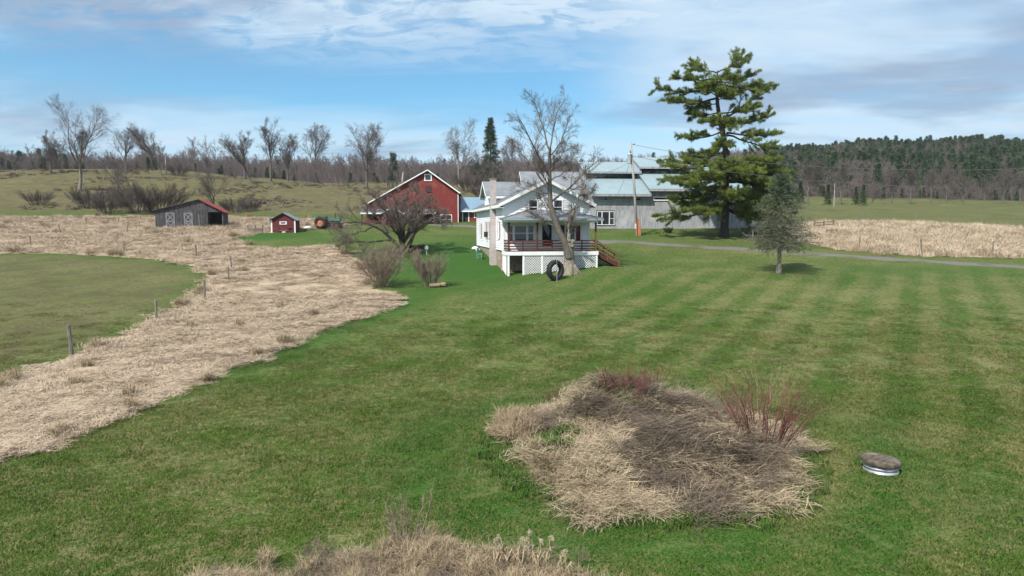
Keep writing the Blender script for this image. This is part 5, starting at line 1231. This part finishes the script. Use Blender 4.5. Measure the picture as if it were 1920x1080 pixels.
def weathered_shed():
    a = at(292, 430, 88); org = np.array((a[0], 88, ground_at(a[0] + 4, 88) - .05)); t = thing('weathered_shed', 'blackened board shed with red metal roof and white-braced doors', 'shed', org, R(11))
    W_, D_, pk = 8.2, 3.0, 5.35; e0, rz, e1 = 2.45, 3.85, 2.35; front = Fr((0, 0, 0), (1, 0, 0), (0, -1, 0)); zt = lambda u: e0 + (rz - e0) * u / pk if u < pk else rz + (e1 - rz) * (u - pk) / (W_ - pk)
    bx = 6.35
    m = MB(); m.box(0, .05, 0, D_, -.5, e0); m.prism([(0, D_ - .05, -.5), (W_, D_ - .05, -.5), (W_, D_ - .05, e1 - .1), (pk, D_ - .05, rz - .05), (0, D_ - .05, e0 - .1)], (0, .05, 0)); m.box(W_ - .05, W_, .15, D_ - .06, -.5, e1 - .05); m.box(bx - .05, bx, 0, D_, -.5, zt(bx) - .05); m.obj('wall', DARKBOARD, t)
    m = MB(); vboards(m, front, 0, bx, lambda u: -.3, lambda u: zt(u) - .04, .2, .0, 9); vboards(m, front, bx, W_, lambda u: 2.25, lambda u: zt(u) - .04, .2, .0, 10); m.obj('front_boards', DARKBOARD, t)
    m = MB(); m.slab([(-.3, D_ + .3, e0 - .02), (-.3, -.3, e0 - .02), (pk, -.3, rz + .06), (pk, D_ + .3, rz + .06)], .07); m.obj('roof_slope', DARKBOARD, t)
    m = MB(); ribbed(m, [(W_ + .35, -.3, e1 - .12), (W_ + .35, D_ + .3, e1 - .12), (pk, D_ + .3, rz + .06), (pk, -.3, rz + .06)], .07, .6, .03); m.obj('roof_slope', METAL_RED, t)
    boxpart(t, 'corner_post', DARKBOARD, (W_ - .14, W_, .0, .14, -.5, e1 - .1))
    for u in (1.28, 3.45):
        d = MB(); front.box(d, u, u + 1.05, .045, .06, -.2, 2.15); do = d.obj('barn_door', DARKBOARD, t)
        for q in ((u, u + .13, -.2, 2.15), (u + .92, u + 1.05, -.2, 2.15)): frpart(do, 'door_stile', BATTEN, front, (q[0], q[1], .062, .09, q[2], q[3]))
        for z in (2.02, .98, -.16): frpart(do, 'door_rail', BATTEN, front, (u + .131, u + .919, .062, .088, z, z + .13))
        for z0, z1 in ((1.11, 2.02), (-.03, .98)):
            for s in (0, 1):
                m = MB(); front.bar(m, u + .13, z1 if s else z0, u + .92, z0 if s else z1, .10, .062, .08 + .004 * s); m.obj('door_brace', BATTEN, do)
    boxpart(t, 'bay_rail', BATTEN, (bx - 2.0, bx - .1, -.5, -.42, .18, .34))
weathered_shed()

def coop():
    a = at(509, 439, 83); org = np.array((a[0], 83, ground_at(a[0] + 1.4, 83) - .05)); t = thing('chicken_coop', 'small red gabled coop with white corner boards', 'shed', org, R(6))
    W_, D_, e, r = 2.85, 2.6, 1.62, 2.42; front = Fr((0, 0, 0), (1, 0, 0), (0, -1, 0)); gable_shell(t, W_, D_, -.4, e, r, RED2)
    s = MB(); clap(s, front, [(0, -.1), (W_, -.1), (W_, e), (W_ / 2, r), (0, e)], .15, .02); s.obj('siding', RED2, t)
    for k, q in enumerate(([(W_ + .22, -.25, e - .06), (W_ + .22, D_ + .25, e - .06), (W_ / 2, D_ + .25, r + .07), (W_ / 2, -.25, r + .07)], [(-.22, D_ + .25, e - .06), (-.22, -.25, e - .06), (W_ / 2, -.25, r + .07), (W_ / 2, D_ + .25, r + .07)])):
        m = MB(); ribbed(m, q, .05, .5, .02); m.obj('roof_slope', METAL_GREY, t)
    for u in (-.02, W_ - .13): frpart(t, 'corner_board', WHITE_TRIM, front, (u, u + .15, .02, .055, -.2, e - .05))
    frpart(t, 'sign_board', WHITE_TRIM, front, (1.0, 1.85, .03, .06, 1.05, 1.42)); frpart(t, 'sign_mark', DARK, front, (1.12, 1.7, .061, .066, 1.15, 1.33))
    frpart(t, 'pop_door', WHITE_TRIM, front, (1.25, 1.65, .03, .06, -.05, .25)); frpart(t, 'perch_board', DARK, front, (1.9, 2.4, .03, .12, .55, .66))
coop()
# ------------------------------------------------------------------ objects
POSTW = mat('fence_post_wood', (.20, .18, .15), (.11, .10, .085), 4, (4, 4, .6), bump=.4, rand=.15)
RUBBER = mat('tyre_rubber', (.018, .018, .019), (.03, .03, .03), 6, rough=.75)
GALV = mat('galvanised', (.45, .47, .49), (.32, .34, .36), 5, rough=.5, metallic=.45, c3=(.28, .25, .22), s3=3)
CONCRETE = mat('old_concrete', (.13, .105, .08), (.055, .043, .034), 9, rough=.95, bump=.6, c3=(.20, .175, .14), s3=3)
POLE = mat('silvered_pole', (.36, .34, .32), (.25, .235, .22), 3, (5, 5, .3), bump=.2)
ORANGE = mat('orange_guard', (.48, .20, .10), (.40, .16, .08), 4)
STEEL = mat('transformer_grey', (.55, .58, .60), rough=.4)
WIREM = mat('wire', (.09, .09, .095), rough=.6)
LOGM = mat('cut_log', (.30, .22, .145), (.17, .115, .075), 5, bump=.4)
GREENP = mat('tractor_green', (.05, .13, .095), (.09, .16, .13), 3)
TEAL = mat('teal_plastic', (.16, .34, .31), rough=.5)
SHEET = mat('white_sheet', (.68, .72, .72), (.58, .62, .62), 4)

def fence_posts():
    def post(px, top, base, lab, Y=None, tilt=(0, 0), r=.065):
        p = gnd(px, base) if Y is None else on_ground(px, Y); h = (base - top) / FPX * p[1] + .08
        g = np.random.default_rng(int(px * 7 + base)); m = MB()
        m.tube([(0, 0, -.4), (g.normal(0, .01), 0, h * .5), (g.normal(0, .015), g.normal(0, .015), h), (0, 0, h + .02)], [r * 1.08, r, r * .94, r * .6], 8)
        o = m.obj('fence_post', POSTW, None, False, p); o.rotation_euler = (tilt[0] + g.normal(0, .02), tilt[1] + g.normal(0, .03), 0)
        tag(o, lab, 'fence post', 'weathered fence posts')
    S = 'weathered post along the straw strip, '
    post(135, 612, 670, 'thickest wooden fence post, nearest the camera at the left field edge', r=.085)
    post(294, 566, 604, S + 'second from the camera', r=.07); post(384, 527, 561, S + 'third from the camera'); post(429, 502, 529, S + 'fourth from the camera'); post(434, 482, 505, S + 'farthest from the camera')
    post(58, 444, 463, 'fence post far left in the straw above the mown field'); post(233, 454, 476, 'fence post in the straw below the left end of the thicket'); post(368, 461, 482, 'fence post in the straw below the weathered shed')
    post(239, 417, 436, 'leaning dark post in the tan meadow left of the shed', tilt=(0, .08)); post(111, 422, 433, 'short post at the narrow green strip in the left meadow')
    for k, (px, a, b) in enumerate(((40, 406, 417), (99, 408, 419), (163, 409, 421), (223, 410, 421))): post(px, a, b, '%s thin post from the left in the upper meadow fence' % ('first', 'second', 'third', 'fourth')[k], r=.055)
    for k, (px, a, b) in enumerate(((1612, 446, 471), (1728, 450, 479), (1860, 454, 482))): post(px, a, b, '%s post in front of the right meadow' % ('left', 'middle', 'right')[k])
    for k, (px, a, b) in enumerate(((1617, 400, 417), (1666, 401, 417), (1716, 403, 418), (1775, 404, 420), (1900, 410, 424))): post(px, a, b, '%s post from the left in the fence behind the right meadow' % ('first', 'second', 'third', 'fourth', 'last')[k], r=.06)
    post(1835, 409, 426, 'tilted dark post behind the right meadow', tilt=(0, .4), r=.07)
    post(1195 + 217, 425, 445, 'dark post right of the pine trunk', Y=76); post(1346, 421, 440, 'thin dark post left of the pine trunk', r=.05)
    post(375, 404, 431, 'pale round post before the open bay of the weathered shed', Y=86.6, r=.09)
fence_posts()

def tractor_tyre():
    p = gnd(1041, 526); d = 39 / FPX * p[1]; r = d / 2; m = MB()
    prof = [(r * .60, -.14), (r * .66, -.19), (r * .84, -.205), (r * .93, -.17), (r * .945, 0), (r * .93, .17), (r * .84, .205), (r * .66, .19), (r * .60, .14), (r * .63, 0)]
    m.lathe(prof, 40, 'y', (0, 0, 0), True)
    tyre = m
    t = thing('tractor_tyre_ring', 'big black tractor tyre standing upright on the lawn by the tree', 'tyre', (p[0], p[1], p[2] + r * .97), R(38))
    tyre.obj('casing', RUBBER, t, True)
    lg = MB(); n = 20
    for k in range(n):
        for s in (-1, 1):
            a0 = 6.283 * (k + (.5 if s > 0 else 0)) / n; a1 = a0 + .30
            A = np.array((math.cos(a0) * r * .955, s * .01, math.sin(a0) * r * .955)); B = np.array((math.cos(a1) * r * .90, s * .20, math.sin(a1) * r * .90)); up = np.array((math.cos(a0), 0, math.sin(a0)))
            lg.bar(A, B, .055, .09, up)
    lg.obj('tread_lugs', RUBBER, t)
    m = MB(); q = gnd(1044, 529); h = 42 / FPX * q[1]; m.tube([(0, 0, -.2), (.01, 0, h * .5), (-.02, .03, h)], [.022, .02, .018], 6)
    tag(m.obj('steel_stake', GALV, None, False, q), 'thin pale stake standing in front of the tractor tyre', 'stake')
tractor_tyre()

def culvert():
    p = gnd(1651, 885); w = 72 / FPX * p[1] * .98; r = w / 2; t = thing('well_riser', 'corrugated steel well riser with a stained concrete lid on the lawn', 'well cover', p, .4)
    m = MB(); prof = []
    for k in range(25): z = -.25 + k * .46 / 24; prof.append((r * .86 + .02 * math.sin(z * 6.283 / .105), z))
    m.lathe(prof, 40, 'z'); m.obj('steel_riser', GALV, t, True)
    g = np.random.default_rng(3); th = np.arange(40) * 2 * np.pi / 40; rr = r * (1 + g.normal(0, .012, 40)); V = []; zs = [(.90, 0), (.985, .02), (1, .06), (.985, .10), (.93, .125), (.5, .135)]
    for f, z in zs: V.append(np.column_stack([np.cos(th) * rr * f, np.sin(th) * rr * f, np.full(40, z) + g.normal(0, .004, 40)]))
    V = np.concatenate(V); k = 40; Q = [[i * k + j, i * k + (j + 1) % k, (i + 1) * k + (j + 1) % k, (i + 1) * k + j] for i in range(5) for j in range(k)]
    T = [[5 * k, 5 * k + j, 5 * k + j + 1] for j in range(1, k - 1)] + [[0, j + 1, j] for j in range(1, k - 1)]
    m = MB(); m.add(V, Q, T); o = m.obj('concrete_lid', CONCRETE, t, False, (-.02, 0, .195)); o.rotation_euler = (.03, .055, 0)
culvert()

def utility_pole():
    p = gnd(1195, 441); Y = p[1]; top = at(1183, 268, Y) - p
    t = thing('utility_pole', 'silvered wooden utility pole leaning left with a grey transformer', 'utility pole', p); m = MB()
    m.tube([(0, 0, -.6), top * .5 + (0.03, 0, 0), top], [.17, .145, .115], 10); m.obj('pole', POLE, t, True)
    c = at(1180.5, 297, Y - .15) - p; m = MB(); m.lathe([(.02, -.62), (.22, -.62), (.24, -.58), (.24, .42), (.26, .44), (.26, .50), (.12, .58), (.02, .58)], 16, 'z', c); tr = m.obj('transformer', STEEL, t, True)
    m = MB(); m.tube([c + (0.05, 0, .55), c + (.08, 0, .75), c + (.06, 0, .95)], [.05, .06, .03], 8); m.obj('bushing', CONCRETE, tr)
    m = MB(); m.bar(c + (.2, .0, .2), c + (.42, .1, .2), .08, .08); m.bar(c + (.2, 0, -.3), c + (.42, .1, -.3), .08, .08); m.obj('bracket', GALV, tr)
    m = MB(); a = at(1184, 272, Y) - p; m.tube([a + (.1, 0, .1), a + (.35, 0, .05)], .03, 6); m.lathe([(.02, 0), (.07, .02), (.05, .08), (.07, .12), (.02, .16)], 8, 'z', a + (.35, 0, .02)); m.obj('insulator', CONCRETE, t)
    m = MB(); b = at(1192, 425, Y - .2) - p; m.box(b[0] - .14, b[0] + .06, b[1] - .1, b[1] + .05, b[2] - .25, b[2] + .35); m.obj('meter_box', STEEL, t)
    for k, (px, y0) in enumerate(((1197.5, 409), (1200.5, 411), (1193.5, 420))):
        b0 = at(px, 441, Y - .22) - p; b1 = at(px - 1, y0, Y - .22) - p; m = MB(); m.tube([b0 - (0, 0, .2), b1], [.085, .08], 8); m.obj('orange_guard', ORANGE, t)
        m = MB(); m.tube([b1, b1 + (0, 0, .35)], .05, 6); m.obj('conduit', POLE, t)
    def wire(a, b, sag, lab, r=.016, n=24):
        f = np.linspace(0, 1, n)[:, None]; P = a * (1 - f) + b * f; P[:, 2] -= (4 * sag * f * (1 - f))[:, 0]
        m = MB(); m.tube(P - a, r, 5); tag(m.obj('overhead_wire', WIREM, None, False, a), lab, 'wire', 'overhead wires')
    wire(at(1186, 271, Y), at(2250, 300, 46), 1.6, 'upper power line running from the pole top past the pine to the right', .02)
    wire(at(1187, 293, Y), at(2150, 352, 52), 1.3, 'lower power line running from the pole past the pine to the right', .02)
    wire(at(1179, 305, Y), at(1090, 330, 60.5), .35, 'service wire drooping from the transformer towards the house roof', .016)
    wire(at(1180, 308, Y), at(1143, 392, 87.6), .5, 'service wire slanting from the pole down to the barn window', .016)
    wire(at(1490, 353, 180), at(2300, 372, 190), 1.0, 'far telephone line crossing before the right wood', .03)
    q = on_ground(1562, 150); m = MB(); m.tube([(0, 0, -.5), (0, 0, 42 / FPX * 150)], [.11, .08], 8); tag(m.obj('far_pole', POLE, None, False, q), 'thin far pole at the left corner of the right field', 'pole')
utility_pole()

def wheel(par, name, c, r, w, rim_m, side):
    m = MB(); pr = [(r * .58, -w / 2), (r * .8, -w / 2), (r * .96, -w * .4), (r, 0), (r * .96, w * .4), (r * .8, w / 2), (r * .58, w / 2)]; m.lathe(pr, 22, 'y', (0, 0, 0), True)
    o = m.obj(name, RUBBER, par, True, c); m = MB(); m.lathe([(r * .60, -w * .3), (r * .5, -w * .1), (r * .2, -w * .35), (.02, -w * .4)] if side < 0 else [(r * .60, w * .3), (r * .5, w * .1), (r * .2, w * .35), (.02, w * .4)], 22, 'y'); m.obj('rim', rim_m, o, True)
    lg = MB()
    for k in range(16): a = 6.283 * k / 16; u = np.array((math.cos(a), 0, math.sin(a))); lg.bar(u * r * .98 + (0, -w * .45, 0), u * r * .98 + (0, w * .45, 0), .09, .06, u)
    lg.obj('tread', RUBBER, o); return o

def tractor():
    q = on_ground(605, 89); t = thing('tractor', 'old green tractor with a faded orange rear wheel, parked behind the coop', 'tractor', q, R(-8))
    RIM = mat('faded_orange', (.50, .16, .09), (.40, .12, .07), 4)
    for s in (-1, 1): wheel(t, 'rear_wheel', (0, s * .75, .74), .76, .38, RIM, s); wheel(t, 'front_wheel', (2.1, s * .62, .36), .37, .2, RIM, s)
    m = MB(); m.box(.9, 2.35, -.26, .26, .95, 1.42); m.hexa([(2.35, -.25, .9), (2.5, -.2, .95), (2.5, .2, .95), (2.35, .25, .9), (2.35, -.25, 1.40), (2.48, -.2, 1.34), (2.48, .2, 1.34), (2.35, .25, 1.40)]); m.obj('hood', GREENP, t)
    boxpart(t, 'chassis', DARK, (-.2, 2.3, -.18, .18, .5, .94)); boxpart(t, 'axle', DARK, (-.08, .08, -.6, .6, .64, .80), (2.04, 2.14, -.55, .55, .33, .45))
    for s in (-1, 1):
        m = MB(); pts = [(math.cos(a) * .82, math.sin(a) * .82 + .74) for a in np.linspace(.5, 2.6, 8)]
        for (x0, z0), (x1, z1) in zip(pts, pts[1:]): m.bar((x0, s * .66, z0), (x1, s * .66, z1), .3, .03, (0, 0, 1))
        m.obj('fender', GREENP, t)
    m = MB(); m.box(-.25, .15, -.24, .24, 1.0, 1.08); m.box(-.30, -.24, -.24, .24, 1.05, 1.40); m.obj('seat', DARK, t)
    m = MB(); m.tube([(.85, 0, 1.2), (.6, 0, 1.55)], .025, 6); a = np.arange(17) * 6.283 / 16; m.tube([(.6 - .1 * math.sin(x), .2 * math.cos(x), 1.55 + .15 * math.sin(x)) for x in a], .018, 5); m.obj('steering_wheel', DARK, t)
    m = MB(); m.tube([(1.75, 0, 1.4), (1.75, 0, 2.0)], [.05, .045], 8); m.obj('exhaust_pipe', DARK, t)
    q = on_ground(580, 88); m = MB(); g = np.random.default_rng(8); n = 12
    X, Y_ = np.meshgrid(np.linspace(-1, 1, n), np.linspace(-.5, .5, n)); Z = .42 * np.sqrt(np.clip(1 - X ** 2 * .9 - Y_ ** 2 * 2.6, 0, 1)) + g.normal(0, .012, X.shape)
    i = np.arange(n - 1)[:, None] * n; j = np.arange(n - 1)[None]; m.add(np.stack([X, Y_, Z - .05], -1).reshape(-1, 3), np.stack([i + j, i + j + 1, i + n + j + 1, i + n + j], -1).reshape(-1, 4))
    tag(m.obj('covered_heap', SHEET, None, True, q, .1), 'low heap under a white sheet left of the tractor wheel', 'heap')
tractor()

def yard_things():
    # cut logs beside the narrow shrub
    for k, (px, py, L, r, a, lab) in enumerate(((815, 539, .75, .16, .15, 'cut log lying at the left foot of the narrow shrub'), (826, 538, .8, .20, -.1, 'thicker cut log lying right of the narrow shrub'))):
        q = gnd(px, py); m = MB(); m.tube([(-L / 2, 0, r * .85), (0, .02, r * .9), (L / 2, 0, r * .85)], [r, r * .96, r * .92], 10); tag(m.obj('cut_log', LOGM, None, False, q, a), lab, 'log', 'cut logs by the shrub')
    # dark cart by the apple tree, white box on a post, bags by the house
    q = gnd(783, 474); t = thing('yard_cart', 'black two-wheeled yard cart loaded with sticks beside the apple tree', 'cart', q, .25)
    m = MB(); m.box(-.75, .75, -.4, .4, .35, .40); m.box(-.75, .75, -.42, -.38, .40, .72); m.box(-.75, .75, .38, .42, .40, .72); m.box(-.77, -.73, -.42, .42, .40, .72); m.obj('tray', DARK, t)
    for s in (-1, 1): wheel(t, 'wheel', (0, s * .52, .28), .28, .1, DARK, s)
    m = MB(); g = np.random.default_rng(2)
    for k in range(16): a = np.array((g.uniform(-.6, .3), g.uniform(-.3, .3), .5)); m.tube([a, a + (g.uniform(.4, 1.0), g.normal(0, .2), g.uniform(.1, .5))], [.025, .015], 5)
    m.obj('stick_load', BARK_DARK, t); m = MB(); m.tube([(.75, 0, .4), (1.2, 0, .75)], .03, 6); m.obj('handle', DARK, t)
    q = gnd(800, 478); t = thing('post_box', 'white box on a short post right of the yard cart', 'post box', q); boxpart(t, 'post', POLE, (-.05, .05, -.05, .05, -.3, .55)); m = MB(); m.box(-.15, .15, -.12, .12, .55, .80); m.prism([(-.17, -.14, .80), (.17, -.14, .80), (0, -.14, .92)], (0, .28, 0)); m.obj('box', WHITE_TRIM, t)
    for k, (px, py, s, lab) in enumerate(((891, 469, 1.0, 'white sack on the grass at the rear corner of the house'), (896.5, 471, .8, 'smaller white sack nearest the house rear corner'))):
        q = gnd(px, py); m = MB(); m.lathe([(.02, .0), (.26, .03), (.33, .14), (.26, .28), (.10, .36), (.02, .35)], 9, 'z'); o = m.obj('white_sack', SHEET, None, True, q, k); o.scale = (s * 1.2, s, s); tag(o, lab, 'sack', 'white sacks by the house')
    q = np.array((-2.95, 63.6, 0)); q[2] = ground_at(*q[:2]); t = thing('garden_chair', 'teal plastic chair leaning at the left house wall', 'chair', q + (0, 0, .05), 1.2)
    boxpart(t, 'seat', TEAL, (-.26, .26, -.25, .25, .40, .44)); boxpart(t, 'backrest', TEAL, (-.26, .26, .24, .28, .45, .95))
    for x in (-.22, .22):
        for y in (-.21, .23): boxpart(t, 'leg', TEAL, (x - .025, x + .025, y - .025, y + .025, -.1, .40))
    for k, (px, py, s, lab) in enumerate(((950, 510, .3, 'pale stone at the left foot of the porch'), (957, 514, .24, 'smaller pale stone in front of the porch corner post'), (944, 507, .22, 'small pale stone against the house foundation'))):
        q = gnd(px, py); g = np.random.default_rng(k); m = MB(); m.lathe([(.02, 0), (.9, .05), (1, .35), (.7, .65), (.02, .75)], 8, 'z'); o = m.obj('stone', STONE, None, False, q, k); o.scale = (s * 1.3, s, s); tag(o, lab, 'stone', 'stones by the porch')
    # corral boards left of the coop and a heap of old rails beside the shed
    def boards(name, A, B, h, n, lab, m_=POSTW):
        A, B = np.array(A), np.array(B); t = thing(name, lab, 'fence', A); d = B - A
        for k in range(n):
            f0, f1 = k / n, (k + 1) / n; m = MB(); w = np.linalg.norm(d[:2]) / n
            m.bar(d * (f0 + .5 / n) + (0, 0, -.1), d * (f0 + .5 / n) + (0, 0, h * (1 + .06 * math.sin(k * 2.4))), w * .88, .04, (d[1], -d[0], 0)); m.obj('board', m_, t)
        m = MB(); m.bar((0, -.04, h * .8), d + (0, -.04, h * .8), .05, .1); m.obj('rail', POSTW, t)
        for f in (0, .5, 1.0): m = MB(); m.tube([d * f + (0, .06, -.3), d * f + (0, .06, h + .35)], .07, 7); m.obj('post', POSTW, t)
    boards('board_fence', on_ground(464, 83), on_ground(492, 82.5), .62, 14, 'low grey board fence left of the red coop')
    q = on_ground(434, 87); t = thing('rail_heap', 'heap of old fence rails and brush right of the weathered shed', 'heap', q); g = np.random.default_rng(12)
    for k in range(16): a = np.array((g.uniform(-1.3, .6), g.uniform(-.5, .5), g.uniform(.05, .5))); m = MB(); m.bar(a, a + (g.uniform(.6, 1.5), g.normal(0, .4), g.normal(.05, .2)), .07, .07); m.obj('rail', POSTW if k % 3 else LOGM, t)
    m = MB(); a = np.arange(17) * 6.283 / 16; m.tube([(.2 + .45 * math.cos(x), -.5, .45 + .45 * math.sin(x)) for x in a], .03, 5); m.obj('iron_hoop', DARK, t)
    # rail gates at the corner of the right meadow
    def gate(A, B, rails, hs, lab):
        A, B = np.array(A), np.array(B); t = thing('rail_fence', lab, 'fence', A, 0, 'rail fences at the right meadow corner'); d = B - A
        for f in np.linspace(0, 1, 3): m = MB(); m.tube([d * f + (0, 0, -.3), d * f + (0, 0, hs[-1] + .2)], .075, 7); m.obj('post', POSTW, t)
        for h in hs: m = MB(); m.bar(d * -.02 + (0, -.07, h), d * 1.06 + (0, -.07, h + .03), .05, .11); m.obj('rail', POSTW, t)
    gate(on_ground(1527, 84), on_ground(1562, 85.5), 3, (.45, .8, 1.15), 'three-rail wooden fence at the far corner of the right meadow')
    gate(on_ground(1551, 78), on_ground(1569, 78.6), 1, (.5, .85), 'short two-rail fence piece standing in the meadow grass')
    # reeds with pale seed heads at the bottom edge
    REED = mat('reed_head', (.46, .38, .28), (.36, .28, .20), 6); g = np.random.default_rng(19)
    spots = [(940, 1082), (955, 1085), (968, 1078), (985, 1088), (925, 1088), (1000, 1076), (1015, 1082), (1030, 1085), (1005, 1092), (1048, 1086), (975, 1096), (1060, 1090)]
    words = ['first', 'second', 'third', 'fourth', 'fifth', 'sixth', 'seventh', 'eighth', 'ninth', 'tenth', 'eleventh', 'last']
    for k, (px, py) in enumerate(sorted(spots)):
        q = gnd(px, py); h = g.uniform(.45, .75); t = thing('reed', '%s reed with drooping pale seed head, from the left on the bottom edge' % words[k], 'reed', q, g.random() * 6, 'reeds on the bottom edge'); lean = g.normal(0, .12)
        m = MB(); m.tube([(0, 0, -.05), (lean * .4, 0, h * .5), (lean, .03, h)], [.006, .005, .004], 5); m.obj('stem', MATS['tuft_blade'], t)
        m = MB(); f = np.linspace(0, 1, 7)[:, None]; sp = np.array((lean, .03, h)) + f * np.array((.05, 0, .10)) - f ** 2 * np.array((0, 0, .13)); needle_clumps(m, sp, np.tile((.5, 0, -.2), (7, 1)), 9, .055, .008, g, .45, -.1); m.obj('seed_head', REED, t)
        for s in (0, 1, 2): m = MB(); a = g.random() * 6; d = np.array((math.cos(a), math.sin(a), 0)); m.tube([(lean * .3, 0, h * .4), d * .10 + (lean * .4, 0, h * .7), d * .22 + (lean * .5, 0, h * .55)], [.012, .011, .003], 4); m.obj('leaf', MATS['tuft_blade'], t)
    # loose pale stalks thrown over the right side of the mound
    g = np.random.default_rng(29)
    STK = mat('pale_stalk', (.40, .34, .255), (.28, .235, .18), 5)
    for k, (px, py, L, a) in enumerate(((1440, 800, .8, -.7), (1440, 850, 1.1, -.5), (1470, 905, .9, -.25), (1225, 875, 1.1, -.6), (1240, 770, 1.2, -.7), (1460, 820, .8, -.9), (1420, 890, 1.2, -.3), (1470, 780, .7, -.4))):
        q = gnd(px, py, True); d = np.array((math.cos(a), math.sin(a), 0)); e = q + d * L; e[2] = ground_at(e[0], e[1]); m = MB(); m.tube([(0, 0, .16), d * L * .5 + (0, 0, (e[2] - q[2]) * .5 + .14), d * L + (0, 0, e[2] - q[2] + .06)], [.009, .008, .005], 5)
        tag(m.obj('loose_stalk', STK, None, False, q), ['pale stalk below the red shrub, highest', 'long pale stalk low right of the red shrub', 'pale stalk lying out onto the grass at the mound right end', 'thick pale stalk in the middle of the mound', 'pale stalk on the upper middle of the mound', 'pale stalk right beside the red shrub base', 'pale stalk at the lower right front of the mound', 'short pale stalk at the upper right end of the mound'][k], 'stalk', 'loose stalks on the mound')
yard_things()

def shelter():
    q = gnd(735, 346); t = thing('field_shelter', 'small dark open shelter on the crest left of the red barn', 'shelter', q); s = 15 / FPX * q[1] / 2
    for x in (-s, 0, s):
        for y in (0, 2.0): boxpart(t, 'post', BARK_DARK, (x - .09, x + .09, y - .09, y + .09, -.4, 1.5))
    m = MB(); m.slab([(-s - .3, -.4, 1.5), (s + .3, -.4, 1.5), (s + .3, 2.4, 1.95), (-s - .3, 2.4, 1.95)], .1); m.obj('roof', DARK, t)
shelter()
